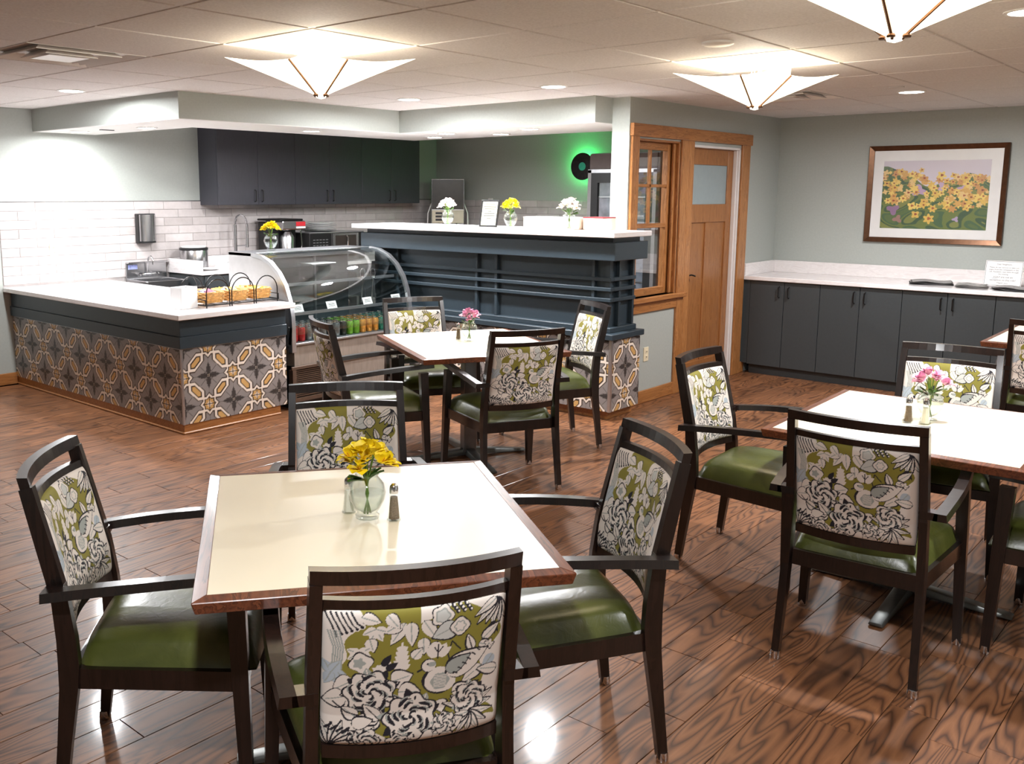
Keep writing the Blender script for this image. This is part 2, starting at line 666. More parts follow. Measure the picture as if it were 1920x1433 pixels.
# ---- ceiling: slab, exposed grid bars, lay-in tiles
ce = struct(B().box(X0, X1, Y0, Y1, CEIL + 0.02, CEIL + 0.1).build('ceiling', 'grid_white'))
i0, i1 = math.floor((X0 - GX0) / T), math.ceil((X1 - GX0) / T)
j0, j1 = math.floor((Y0 - GY0) / T), math.ceil((Y1 - GY0) / T)
for i in range(i0 + 1, i1):
    x = GX0 + i * T
    B().box(x - 0.011, x + 0.011, Y0, Y1, CEIL + 0.004, CEIL + 0.022).build('grid_bar', 'grid_white', ce)
for j in range(j0 + 1, j1):
    y = GY0 + j * T
    B().box(X0, X1, y - 0.011, y + 0.011, CEIL + 0.005, CEIL + 0.0225).build('grid_bar', 'grid_white', ce)
VENT1, VENT2 = (0, 2), (7, -1)
tilem = None
for i in range(i0, i1):
    for j in range(j0, j1):
        if (i, j) in (VENT1, VENT2):
            continue
        a, b = max(GX0 + i * T, X0), min(GX0 + (i + 1) * T, X1)
        c, d = max(GY0 + j * T, Y0), min(GY0 + (j + 1) * T, Y1)
        if b - a < 0.03 or d - c < 0.03:
            continue
        g = 0.008
        full = abs(b - a - T) < 1e-6 and abs(d - c - T) < 1e-6
        if full and tilem:
            me = tilem
        else:
            hx, hy = (b - a) / 2 - g, (d - c) / 2 - g
            me = B().box(-hx, hx, -hy, hy, 0.0, 0.021, 0.004).mesh('ceiling_tile', 'ceiling_tile')
            if full:
                tilem = me
        obj('ceiling_tile', me, ce, ((a + b) / 2, (c + d) / 2, CEIL))

# ---- walls
struct(B().box(X0 - 0.1, X1 + 0.1, NW, NW + 0.1, 0, CEIL + 0.1).build('wall_north', 'wall_paint'))
wn = bpy.data.objects['wall_north']
struct(B().box(EW, EW + 0.1, Y0 - 0.1, NW, 0, CEIL + 0.1).build('wall_east', 'wall_paint'))
we = bpy.data.objects['wall_east']
struct(B().box(X0 - 0.1, X1 + 0.1, Y0 - 0.1, Y0, 0, CEIL + 0.1).build('wall_south', 'wall_paint'))
struct(B().box(X0 - 0.1, X0, Y0, NW, 0, CEIL + 0.1).build('wall_west', 'wall_paint'))

# partition with window and door openings
WX0, WX1, WZ0, WZ1 = 6.486, 7.165, 0.868, 2.115       # window opening
DX0, DX1, DZ1 = 7.375, 8.30, 2.10                     # door opening
PX0 = 6.36
b_ = B()
b_.box(PX0, WX0, PY0, PY1, 0, CEIL + 0.02)
b_.box(WX0, WX1, PY0, PY1, 0, WZ0)
b_.box(WX0, WX1, PY0, PY1, WZ1, CEIL + 0.02)
b_.box(WX1, DX0, PY0, PY1, 0, CEIL + 0.02)
b_.box(DX0, DX1, PY0, PY1, DZ1, CEIL + 0.02)
b_.box(DX1, EW, PY0, PY1, 0, CEIL + 0.02)
wp = struct(b_.build('wall_partition', 'wall_paint'))

# bulkhead (dropped soffit) in three runs round the serving area
ZS = 2.223
b_ = B()
b_.box(3.87, 4.46, 6.05, NW, ZS, CEIL + 0.02)
b_.box(4.46, 7.08, 6.05, 6.78, ZS, CEIL + 0.02)
b_.box(6.12, 7.08, PY1, 6.05, ZS, CEIL + 0.02)
sf = struct(b_.build('ceiling_soffit', 'wall_paint'))
b_ = B()
b_.box(3.872, 4.458, 6.052, NW, ZS - 0.004, ZS)
b_.box(4.458, 7.078, 6.052, 6.778, ZS - 0.004, ZS)
b_.box(6.122, 7.078, PY1, 6.052, ZS - 0.004, ZS)
b_.build('underside', 'soffit_white', sf)

# baseboards
def base(name, x0, x1, y0, y1):
    o = struct(B().box(x0, x1, y0, y1, 0, 0.105, 0.004).build(name, 'oak_trim_flat'))
    return o
base('baseboard_partition', PX0, 7.27, PY0 - 0.016, PY0)
base('baseboard_corner', 8.47, 8.55, PY0 - 0.016, PY0)
base('baseboard_north', X0, 3.59, NW - 0.016, NW)
base('baseboard_east', EW - 0.016, EW, SW, 0.2)

# backsplash tiles: wall_north and kitchen stretch of wall_east
TL, TH, TGAP = 0.323, 0.0805, 0.004
ZT = 1.607
wt = {}
def wall_tile(parent, axis, a, b, z1):
    key = (axis, round(b - a, 3))
    if key not in wt:
        h = (b - a) / 2 - TGAP / 2
        v = TH / 2 - TGAP / 2
        if axis == 'N':
            wt[key] = B().box(-h, h, -0.009, 0.002, -v, v, 0.003).mesh('wall_tile', 'glazed_tile')
        else:
            wt[key] = B().box(-0.009, 0.002, -h, h, -v, v, 0.003).mesh('wall_tile', 'glazed_tile')
    loc = ((a + b) / 2, NW, z1 - TH / 2) if axis == 'N' else (EW, (a + b) / 2, z1 - TH / 2)
    o = obj('wall_tile', wt[key], parent, loc)
    o.rotation_euler = (rr.uniform(-.006, .006), rr.uniform(-.003, .003), rr.uniform(-.004, .004))
B().box(3.52, EW, NW - 0.003, NW, 0.8, ZT).build('grout_bed', 'grout', wn)
B().box(EW - 0.003, EW, 5.45, NW, 0.8, ZT).build('grout_bed', 'grout', we)
B().box(3.5, EW, NW - 0.01, NW, ZT, ZT + 0.006).build('edge_strip', 'steel', wn)
for r in range(9):
    x = 3.52 - (TL / 2 if r % 2 else 0)
    while x < EW - 0.01:
        a, b = max(x, 3.52), min(x + TL, EW - 0.012)
        if b - a > 0.04:
            wall_tile(wn, 'N', a, b, ZT - r * TH)
        x += TL
for r in range(5):
    y = NW - 0.012 - (TL / 2 if r % 2 else 0) + TL
    while y > 5.5:
        a, b = max(y - TL, 5.45), min(y, NW - 0.012)
        if b - a > 0.04:
            wall_tile(we, 'E', a, b, ZT - r * TH)
        y -= TL

# ---- window and door in the partition (trim, sash, glass, door)
YF = PY0 - 0.02                       # face of casing
wi = struct(obj('window_1', None, None, (0, 0, 0)))
CA = 0.105
def trim(p, name, x0, x1, z0, z1, y0=YF, y1=PY0, mat='oak_trim', bev=0.003):
    return B().box(x0, x1, y0, y1, z0, z1, bev).build(name, mat, p)
trim(wi, 'casing', WX0 - CA, WX0, 0.80, WZ1 + 0.02)
trim(wi, 'casing', WX1, WX1 + CA + 0.01, 0.0, WZ1 + 0.02)
trim(wi, 'header', WX0 - CA - 0.012, 8.475, WZ1 + 0.012, WZ1 + 0.108, YF - 0.012, PY0, 'oak_trim_flat')
trim(wi, 'sill', WX0 - 0.13, WX1 + 0.12, WZ0 - 0.034, WZ0, YF - 0.035, PY1, 'oak_trim_flat')
trim(wi, 'apron', WX0 - CA, WX1, WZ0 - 0.12, WZ0 - 0.034, YF, PY0, 'oak_trim_flat')
for x0, x1 in ((WX0, WX0 + 0.016), (WX1 - 0.016, WX1)):
    trim(wi, 'jamb', x0, x1, WZ0, WZ1, PY0, PY1)
trim(wi, 'jamb', WX0, WX1, WZ1 - 0.016, WZ1, PY0, PY1, 'oak_trim_flat')
trim(wi, 'stop', WX1 - 0.05, WX1 - 0.016, WZ0, WZ1 - 0.016, PY0 + 0.03, PY0 + 0.05)
SY0, SY1 = PY0 + 0.062, PY0 + 0.10
sx0, sx1, sz0, sz1 = WX0 + 0.016, WX1 - 0.016, WZ0, WZ1 - 0.016
sash = obj('sash', None, wi)
for nm, x0, x1, z0, z1, mt in (('stile', sx0, sx0 + 0.075, sz0, sz1, 'oak_trim'), ('stile', sx1 - 0.075, sx1, sz0, sz1, 'oak_trim'),
                               ('rail', sx0 + 0.075, sx1 - 0.075, sz0, sz0 + 0.06, 'oak_trim_flat'), ('rail', sx0 + 0.075, sx1 - 0.075, sz1 - 0.06, sz1, 'oak_trim_flat')):
    B().box(x0, x1, SY0, SY1, z0, z1, 0.003).build(nm, mt, sash)
ZM1, ZM2 = 1.435, 1.755
gx0, gx1 = sx0 + 0.075, sx1 - 0.075
B().box(gx0, gx1, SY0, SY1, ZM1 - 0.018, ZM1 + 0.018, 0.003).build('muntin', 'oak_trim_flat', sash)
B().box(gx0, gx1, SY0 + 0.006, SY1 - 0.006, ZM2 - 0.012, ZM2 + 0.012, 0.002).build('muntin', 'oak_trim_flat', sash)
xm = (gx0 + gx1) / 2 - 0.01
B().box(xm - 0.011, xm + 0.011, SY0 + 0.006, SY1 - 0.006, ZM1 + 0.018, sz1 - 0.06, 0.002).build('muntin', 'oak_trim', sash)
for x0, x1, z0, z1 in ((gx0, gx1, sz0 + 0.06, ZM1 - 0.018), (gx0, xm - 0.011, ZM1 + 0.018, ZM2 - 0.012), (xm + 0.011, gx1, ZM1 + 0.018, ZM2 - 0.012),
                       (gx0, xm - 0.011, ZM2 + 0.012, sz1 - 0.06), (xm + 0.011, gx1, ZM2 + 0.012, sz1 - 0.06)):
    B().box(x0, x1, (SY0 + SY1) / 2 - 0.002, (SY0 + SY1) / 2 + 0.002, z0, z1).build('pane', 'pane_glass', sash)

do = struct(obj('door_1', None, None, (0, 0, 0)))
trim(do, 'casing', DX0 - 0.095, DX0, 0, DZ1 + 0.03)
trim(do, 'casing', DX1, DX1 + 0.16, 0, DZ1 + 0.03)
DYS = PY0 + 0.058
for x0, x1 in ((DX0, DX0 + 0.02), (DX1 - 0.02, DX1)):
    trim(do, 'jamb', x0, x1, 0, DZ1, PY0, PY1, 'white_paint')
trim(do, 'jamb', DX0, DX1, DZ1 - 0.02, DZ1, PY0, PY1, 'white_paint')
trim(do, 'stop', DX1 - 0.032, DX1 - 0.02, 0, DZ1 - 0.02, PY0 + 0.02, DYS, 'white_paint')
dx0, dx1, dz0, dz1 = DX0 + 0.02, DX1 - 0.02, 0.008, DZ1 - 0.02
lz0, lz1 = 1.60, 1.94                 # frosted lite
SW_ = 0.105
dl = obj('door_leaf', None, do)
for nm, x0, x1, z0, z1, mt in (('stile', dx0, dx0 + SW_, dz0, dz1, 'oak_door'), ('stile', dx1 - SW_, dx1, dz0, dz1, 'oak_door'),
                               ('rail', dx0 + SW_, dx1 - SW_, lz1, dz1, 'oak_door'), ('rail', dx0 + SW_, dx1 - SW_, lz0 - 0.16, lz0, 'oak_door'),
                               ('rail', dx0 + SW_, dx1 - SW_, dz0, dz0 + 0.2, 'oak_door'),
                               ('stile', (dx0 + dx1) / 2 - 0.05, (dx0 + dx1) / 2 + 0.05, dz0 + 0.2, lz0 - 0.16, 'oak_door')):
    B().box(x0, x1, DYS, DYS + 0.04, z0, z1, 0.004).build(nm, mt, dl)
xc = (dx0 + dx1) / 2
for x0, x1 in ((dx0 + SW_, xc - 0.05), (xc + 0.05, dx1 - SW_)):
    B().box(x0, x1, DYS + 0.014, DYS + 0.03, dz0 + 0.2, lz0 - 0.16).build('panel', 'oak_door', dl)
B().box(dx0 + SW_, dx1 - SW_, DYS + 0.012, DYS + 0.024, lz0, lz1).build('frosted_lite', 'frosted', dl)
hz = 0.99
b_ = B().lathe([(0.026, 0), (0.026, 0.008), (0.012, 0.012), (0.012, 0.03)], 12)
bmesh.ops.rotate(b_.bm, verts=b_.bm.verts, matrix=Matrix.Rotation(PI / 2, 3, 'X'))
bmesh.ops.translate(b_.bm, verts=b_.bm.verts, vec=(dx0 + 0.055, DYS, hz))
b_.tube([(dx0 + 0.055, DYS - 0.03, hz), (dx0 + 0.09, DYS - 0.036, hz + 0.006), (dx0 + 0.13, DYS - 0.036, hz), (dx0 + 0.165, DYS - 0.036, hz - 0.008)], 0.007)
b_.build('handle', 'black_metal', dl, 40)


def plate(name, label, loc, rz, mat='ivory_plastic', kind='outlet'):
    """wall plate, front towards local -y"""
    r = thing(name, label, kind, loc, rz)
    B().box(-0.036, 0.036, -0.007, 0.001, -0.058, 0.058, 0.002).build('cover', mat, r)
    for z in (-0.022, 0.022):
        B().box(-0.016, 0.016, -0.010, -0.006, z - 0.014, z + 0.014, 0.003).build('socket', mat, r)
        B().box(-0.007, -0.004, -0.0112, -0.009, z - 0.006, z + 0.006).box(0.004, 0.007, -0.0112, -0.009, z - 0.006, z + 0.006).build('slot', 'black_plastic', r)
    return r


plate('wall_outlet', 'ivory outlet plate on the white wall tiles beside the paper towel dispenser', (3.985, NW - 0.009, 1.175), 0)
plate('wall_outlet', 'ivory outlet plate low on the wall under the oak window', (6.72, PY0, 0.40), 0)
o_ = plate('wall_outlet', 'white outlet plate with a black plug, above the framed notice', (EW - 0.01, 7.45, 1.57), -PI / 2, 'white_plastic')
B().box(-0.018, 0.025, -0.035, -0.010, -0.026, -0.002, 0.004).build('plug', 'black_plastic', o_)

# ================================================================== PATTERNED TILE
A_T = 0.21
C_GREY, C_DK, C_CR, C_GOLD, C_EDGE = map(np.array, (s(140, 134, 132), s(66, 62, 61), s(236, 224, 212), s(206, 164, 104), s(64, 52, 44)))


def tile_pattern(px, py):
    """px, py in tile units; flower where (i+j) even, eight-point star where odd. returns rgb"""
    shp = px.shape
    i, j = np.round(px), np.round(py)
    fl_ = (np.mod(i + j, 2) < 0.5)
    dx, dy = px - i, py - j
    r = np.hypot(dx, dy)
    th = np.arctan2(dy, dx)
    col = np.zeros(shp + (3,)) + C_GREY
    ax, ay = np.abs(dx), np.abs(dy)
    # --- flower cell: broad dark petals on the axes, thin diagonal rays
    a4 = np.abs(np.mod(th + PI / 4, PI / 2) - PI / 4)
    lobes = 0.33 * np.cos(np.minimum(a4 * 1.75, PI / 2)) ** 0.75 + 0.09 + 0.022 * np.cos(a4 * 20)
    lobes = 0.35 * (0.60 + 0.40 * np.cos(3.2 * a4)) + 0.016 * np.cos(a4 * 22)
    pet = fl_ & (r < lobes) & ~((np.abs(ax - ay) < 0.03) & (r > 0.10))
    ray = fl_ & (np.abs(ax - ay) < 0.016) & (r < 0.44)
    col[ray] = C_DK
    col[pet] = C_DK
    pip = fl_ & (np.minimum(ax, ay) < (0.45 - np.maximum(ax, ay)) * 0.6) & (r > 0.35) & (r < 0.45)
    col[pip] = C_DK * 1.1
    # --- elongated hexagon at each tile centre, long axis star to star, right-angled tips
    ci, cj = np.floor(px) + 0.5, np.floor(py) + 0.5
    hx, hy = px - ci, py - cj
    par = np.mod(np.floor(px) + np.floor(py), 2) < 0.5      # flower at lower corner
    u = np.abs(np.where(par, hx - hy, hx + hy)) / math.sqrt(2)
    v = np.abs(np.where(par, hx + hy, hx - hy)) / math.sqrt(2)
    hexm = lambda h, L: np.maximum(v / h, (u + v) / L)
    star = ~fl_
    # octagram frame round each star: axis square joined with a turned square
    oct_ = np.minimum(np.maximum(ax, ay) / 0.255, (ax + ay) / 0.365)
    oct_[~star] = 9
    col[(hexm(.222, .475) < 1) | (oct_ < 1.14)] = C_EDGE
    col[(hexm(.190, .44) < 1) | (oct_ < 1.0)] = C_CR
    col[hexm(.118, .305) < 1] = C_EDGE
    col[hexm(.080, .235) < 1] = C_GOLD
    col[oct_ < .74] = C_EDGE
    col[oct_ < .62] = C_GOLD * .92
    k4 = star & (r < 0.145 * (1 - 0.6 * (a4 / (PI / 4)) ** 0.8))
    col[k4] = C_CR * 0.97
    col[star & (oct_ < .62) & (np.minimum(ax, ay) < 0.009)] = C_EDGE
    dot = fl_ & (r < 0.052)
    col[dot] = C_CR
    col[dot & (np.minimum(ax, ay) < 0.010)] = C_EDGE
    return col


tile_cache = {}


def pattern_tile(parent, u0, u1, z0, z1, place, par, cu, cz):
    """one (maybe cut) tile; u0..z1 within the tile grid, in tile units relative to its lattice corner (cu,cz)"""
    key = (round(u0 - cu, 3), round(u1 - cu, 3), round(z0 - cz, 3), round(z1 - cz, 3), par)
    if key not in tile_cache:
        n = max(3, int(44 * (u1 - u0)))
        m = max(3, int(44 * (z1 - z0)))
        g = 0.004
        us = np.linspace(u0 + g, u1 - g, n)
        zs = np.linspace(z0 + g, z1 - g, m)
        b = B()
        um, zm_ = (u0 + u1) / 2, (z0 + z1) / 2
        vs = [[b.bm.verts.new(((u_ - um) * A_T, -0.008, (z_ - zm_) * A_T)) for z_ in zs] for u_ in us]
        for i in range(n - 1):
            for j in range(m - 1):
                b.bm.faces.new((vs[i][j], vs[i + 1][j], vs[i + 1][j + 1], vs[i][j + 1]))
        ring = [vs[i][0] for i in range(n)] + [vs[-1][j] for j in range(1, m)] + [vs[i][-1] for i in range(n - 2, -1, -1)] + [vs[0][j] for j in range(m - 2, 0, -1)]
        back = [b.bm.verts.new((v.co.x, 0.0, v.co.z)) for v in ring]
        for k in range(len(ring)):
            k2 = (k + 1) % len(ring)
            b.bm.faces.new((ring[k2], ring[k], back[k], back[k2]))
        me = b.mesh('pattern_tile', 'pattern_tile')
        co = np.empty(len(me.vertices) * 3)
        me.vertices.foreach_get('co', co)
        co = co.reshape(-1, 3)
        off = 0 if par == 0 else 1
        paint(me, tile_pattern(co[:, 0] / A_T + um - cu + off, co[:, 2] / A_T + zm_ - cz))
        tile_cache[key] = me
    o = obj('pattern_tile', tile_cache[key], parent)
    place(o, (u0 + u1) / 2 * A_T, (z0 + z1) / 2 * A_T)
    return o


def tile_face(parent, length, zlo, zhi, zref, uoff, place):
    """cover a face 0..length; lattice nodes at u = uoff + k (tile units); zref a flower node height"""
    L = length / A_T
    k = math.floor(-uoff)
    cz0 = math.floor((zlo - zref) / A_T)
    while k + uoff < L:
        a, b = max(0, k + uoff), min(L, k + 1 + uoff)
        if b - a > 0.03:
            jz = cz0
            while zref / A_T + jz < zhi / A_T:
                c = zref / A_T + jz
                z0, z1 = max(c, zlo / A_T), min(c + 1, zhi / A_T)
                if z1 - z0 > 0.03:
                    pattern_tile(parent, a, b, z0, z1, place, (k + jz) % 2, k + uoff, c)
                jz += 1
        k += 1


# ---- serving counter (L-run along y) with tile front
CX0, CX1, CY0 = 3.585, 4.50, 5.695
ctr = thing('serving_counter', 'dark green-black serving counter clad in grey and gold patterned tile', 'counter', (0, 0, 0))
B().box(CX0, CX1 - 0.02, CY0, NW - 0.012, 0.07, 0.826).build('carcass', 'slate_paint', ctr)
B().box(CX0 - 0.026, CX1, CY0 - 0.026, NW - 0.012, 0.616, 0.70, 0.003).build('fascia', 'slate_paint', ctr)
B().box(CX0 - 0.014, CX1, CY0 - 0.014, NW - 0.012, 0.70, 0.826, 0.003).build('fascia', 'slate_paint', ctr)
B().box(CX0 - 0.0, CX1 - 0.06, CY0 + 0.0, NW - 0.012, 0.0, 0.07).build('toe_kick', 'oak_trim_flat', ctr)
B().box(CX0 - 0.013, CX1 - 0.06, CY0 - 0.013, NW - 0.012, 0.0, 0.016, 0.005).build('shoe_moulding', 'oak_trim_flat', ctr)
B().box(CX0 - 0.010, CX0 + 0.004, CY0 - 0.010, CY0 + 0.004, 0.07, 0.612).build('corner_trim', 'aluminium', ctr)
B().box(CX0 - 0.010, CX1, CY0 - 0.010, CY0, 0.610, 0.6155).box(CX0 - 0.010, CX0, CY0, NW - 0.012, 0.610, 0.6155).build('edge_trim', 'aluminium', ctr)


def pl_y(o, u, z):      # face y = CY0 looking -y ; u along +x
    o.location = (CX0 + u, CY0, z)
def pl_x(o, u, z):      # face x = CX0 looking -x ; u along -y away from corner... u from far end
    o.location = (CX0, NW - 0.012 - u, z)
    o.rotation_euler = (0, 0, -PI / 2)
ZREF = 0.19
tile_face(ctr, CX1 - CX0, 0.07, 0.612, ZREF, 0.0, pl_y)
LX = NW - 0.012 - CY0
tile_face(ctr, LX, 0.07, 0.612, ZREF, (LX / A_T) % 2, pl_x)
tag(B().box(3.51, 4.535, 5.60, NW - 0.01, 0.828, 0.866, 0.004).build('counter_top', 'white_quartz'), 'long white quartz counter top over the tiled serving counter', 'counter top')

# ---- raised bar
BX0, BY0, BY1 = 5.945, 3.68, 6.30
bar = thing('raised_bar', 'tall slate-blue bar with stepped mouldings over a patterned tile base', 'bar', (0, 0, 0))
BXB = 6.36
B().box(BX0 + 0.10, BXB, BY0 + 0.10, BY1, 0.64, 1.355).build('core', 'slate_paint', bar)
B().box(BX0 + 0.02, BXB, BY0 + 0.02, BY1, 0.07, 0.62).build('plinth', 'slate_paint', bar)
B().box(BX0 + 0.06, BXB, BY0 + 0.06, BY1, 0.0, 0.07).build('toe_kick', 'oak_trim_flat', bar)
B().box(BX0 - 0.022, BXB + 0.02, BY0 - 0.022, BY1, 0.618, 0.662, 0.004).build('ledge', 'slate_paint', bar)
B().box(BX0 + 0.04, BXB, BY0 + 0.04, BY1, 0.662, 0.70, 0.004).build('moulding', 'slate_paint', bar)
B().box(BX0 - 0.02, BXB + 0.03, BY0 - 0.02, BY1 + 0.06, 1.205, 1.338, 0.004).build('fascia', 'slate_paint', bar)
B().box(BX0 + 0.035, BXB, BY0 + 0.035, BY1 + 0.03, 1.338, 1.376).build('recess_band', 'slate_paint', bar)
for z in (0.905, 0.985, 1.06):       # horizontal battens wrap the corner
    B().box(BX0 + 0.055, BX0 + 0.10, BY0 + 0.055, BY1, z - 0.014, z + 0.014, 0.003).build('batten', 'slate_paint', bar)
    B().box(BX0 + 0.10, BXB, BY0 + 0.055, BY0 + 0.10, z - 0.014, z + 0.014, 0.003).build('batten', 'slate_paint', bar)
for y in (3.90, 4.84, 5.05, 5.98):
    B().box(BX0 + 0.066, BX0 + 0.10, y - 0.013, y + 0.013, 0.70, 1.205, 0.003).build('batten', 'slate_paint', bar)
for x in (6.15, 6.345):
    B().box(x - 0.013, x + 0.013, BY0 + 0.066, BY0 + 0.10, 0.70, 1.205, 0.003).build('batten', 'slate_paint', bar)
B().box(BX0 + 0.08, BX0 + 0.115, BY0 + 0.08, BY0 + 0.115, 0.70, 1.205).build('corner_post', 'slate_paint', bar)
B().box(BX0 - 0.002, BX0 + 0.02, BY0 - 0.002, BY0 + 0.02, 0.07, 0.618).build('corner_trim', 'aluminium', bar)


def pb_y(o, u, z):
    o.location = (BX0 + u, BY0 + 0.01, z)
def pb_x(o, u, z):
    o.location = (BX0 + 0.01, BY1 - u, z)
    o.rotation_euler = (0, 0, -PI / 2)
tile_face(bar, BXB - BX0, 0.07, 0.612, ZREF, 0.0, pb_y)
LB = BY1 - BY0
tile_face(bar, LB, 0.07, 0.612, ZREF, (LB / A_T) % 2, pb_x)
tag(B().box(5.865, 6.40, 3.635, 6.42, 1.376, 1.416, 0.004).build('bar_top', 'white_quartz'), 'white quartz bar top carrying the vases and the framed notice', 'counter top')

# ================================================================== SIDEBOARD
SBX = 8.50
def handle_bar(parent, x, y, z0, z1, nx, ny, mat='black_metal'):
    """pull standing off a face with outward normal (nx,ny)"""
    p = [(x, y, z0), (x + nx * .026, y + ny * .026, z0 + .006), (x + nx * .026, y + ny * .026, z1 - .006), (x, y, z1)]
    return B().tube(p, 0.0055, 6).build('handle', mat, parent)


ys = [3.77, 3.118, 2.428, 1.728, 1.03, 0.33]
names = ['dark grey base cabinet with two doors beside the oak door',
         'dark grey base cabinet with two doors, second along from the oak door',
         'dark grey base cabinet with two doors under the folded newspapers',
         'dark grey base cabinet with two doors under the plastic-framed notice',
         'dark grey base cabinet with two doors, last of the sideboard']
B().box(SBX, EW - .002, 3.77, PY0 - .002, 0.10, 0.892).build('filler_panel', 'charcoal_paint', None)
bpy.data.objects['filler_panel'].name = 'cabinet_filler'
tag(bpy.data.objects['cabinet_filler'], 'narrow dark grey filler panel between base cabinets and oak door', 'panel')
for k in range(5):
    ya, yb = ys[k], ys[k + 1]
    c = thing('base_cabinet', names[k], 'cabinet', (0, 0, 0), 0, 'base cabinets under the long sideboard top')
    B().box(SBX + 0.022, EW - .002, yb + .001, ya - .001, 0.10, 0.892).build('carcass', 'charcoal_paint', c)
    B().box(SBX + 0.06, EW - .002, yb, ya, 0.0, 0.10).build('toe_kick', 'charcoal_paint', c)
    ym = (ya + yb) / 2
    for d0, d1, hy in ((ym + .002, ya - .002, ym + .045), (yb + .002, ym - .002, ym - .045)):
        d = B().box(SBX, SBX + 0.02, d0, d1, 0.092, 0.888, 0.002).build('door', 'charcoal_paint', c)
        handle_bar(d, SBX, hy, 0.745, 0.845, -1, 0)
sbt = thing('sideboard_top', 'white quartz sideboard top with upstand below the flower painting', 'counter top', (0, 0, 0))
B().box(SBX - 0.03, EW - .001, 0.30, PY0 - .001, 0.893, 0.93, 0.004).build('slab', 'white_quartz', sbt)
B().box(EW - 0.022, EW - .001, 0.30, PY0 - .022, 0.93, 1.045, 0.003).build('upstand', 'white_quartz', sbt)
B().box(SBX - 0.02, EW - .001, PY0 - .022, PY0 - .001, 0.93, 1.045, 0.003).build('upstand', 'white_quartz', sbt)

# newspapers and acrylic notice
def newspaper(label, loc, rz, sx, sy, mat):
    r = thing('newspaper', label, 'newspaper', loc, rz, 'newspapers on the sideboard')
    for k in range(4):
        w_, h_ = sx * (1 - .03 * k), sy * (1 - .04 * k)
        b = B()
        def fn(u, v, k=k, w_=w_, h_=h_):
            return ((u - .5) * w_, (v - .5) * h_, .004 + .006 * k + .012 * (k / 3) * math.sin(u * PI) + .006 * math.sin(v * 7 + k))
        b.surf(fn, 8, 6)
        bmesh.ops.solidify(b.bm, geom=b.bm.faces[:], thickness=0.003)
        b.build('sheet', mat if k % 2 == 0 else 'newsprint_light', r, 50)
    return r
newspaper('dark folded newspaper lying on the sideboard, farther from the notice', (8.80, 2.29, .932), 0.3, .26, .34, 'newsprint')
newspaper('pale newspaper sheets lying beneath the plastic-framed notice', (8.68, 1.95, .932), 0.1, .2, .24, 'newsprint_light')
newspaper('dark folded newspaper lying in front of the plastic-framed notice', (8.64, 1.62, .932), -0.1, .2, .34, 'newsprint')
sg = thing('acrylic_notice', 'clear acrylic stand with a printed notice to neighbors on the sideboard', 'sign', (8.84, 1.765, .935), 0)
tilt = Matrix.Rotation(math.radians(12), 4, 'Y')
SGW, SGH = .29, .225
b_ = B().box(-.004, 0, -SGW / 2, SGW / 2, 0, SGH, .001)
bmesh.ops.transform(b_.bm, matrix=tilt, verts=b_.bm.verts)
b_.box(-.01, .07, -SGW / 2, SGW / 2, -.0005, .003)
b_.build('holder', 'acrylic', sg)
b_ = B().box(-.0065, -.0045, -SGW / 2 + .008, SGW / 2 - .008, .008, SGH - .008)
bmesh.ops.transform(b_.bm, matrix=tilt, verts=b_.bm.verts)
pp = b_.build('paper', 'paper', sg)
fx = -.0070
bw = SGW / 2 - .012
b_ = B().box(fx - .0002, fx, -bw, bw, SGH - .015, SGH - .0125).box(fx - .0002, fx, -bw, bw, .0125, .015)
b_.box(fx - .0002, fx, -bw, -bw + .0025, .0125, SGH - .0125).box(fx - .0002, fx, bw - .0025, bw, .0125, SGH - .0125)
bmesh.ops.transform(b_.bm, matrix=tilt, verts=b_.bm.verts)
b_.build('printed_border', 'ink', sg)
zz = SGH - .042
for body, sz, dz in (('Dear Neighbors,', .0165, .026), ('Please do not remove or take out', .0155, .0185), ('pages from the newspapers in the', .0155, .0185),
                     ('cafe. Residents read them through', .0155, .0185), ('the evening.', .0155, .0265), ('YOU! are not an', .021, .0245),
                     ('exception to this rule!', .021, .0235), ('Thank you.', .019, .02)):
    text(body, sz, 'ink', sg, tilt @ frame_mtx((fx, 0, zz), (0, -1, 0), (0, 0, 1)))
    zz -= dz
b_ = B().box(fx - .0003, fx, .037, .082, SGH - .0985 - .056, SGH - .0967 - .056)
bmesh.ops.transform(b_.bm, matrix=tilt, verts=b_.bm.verts)
b_.build('underline', 'ink', sg)

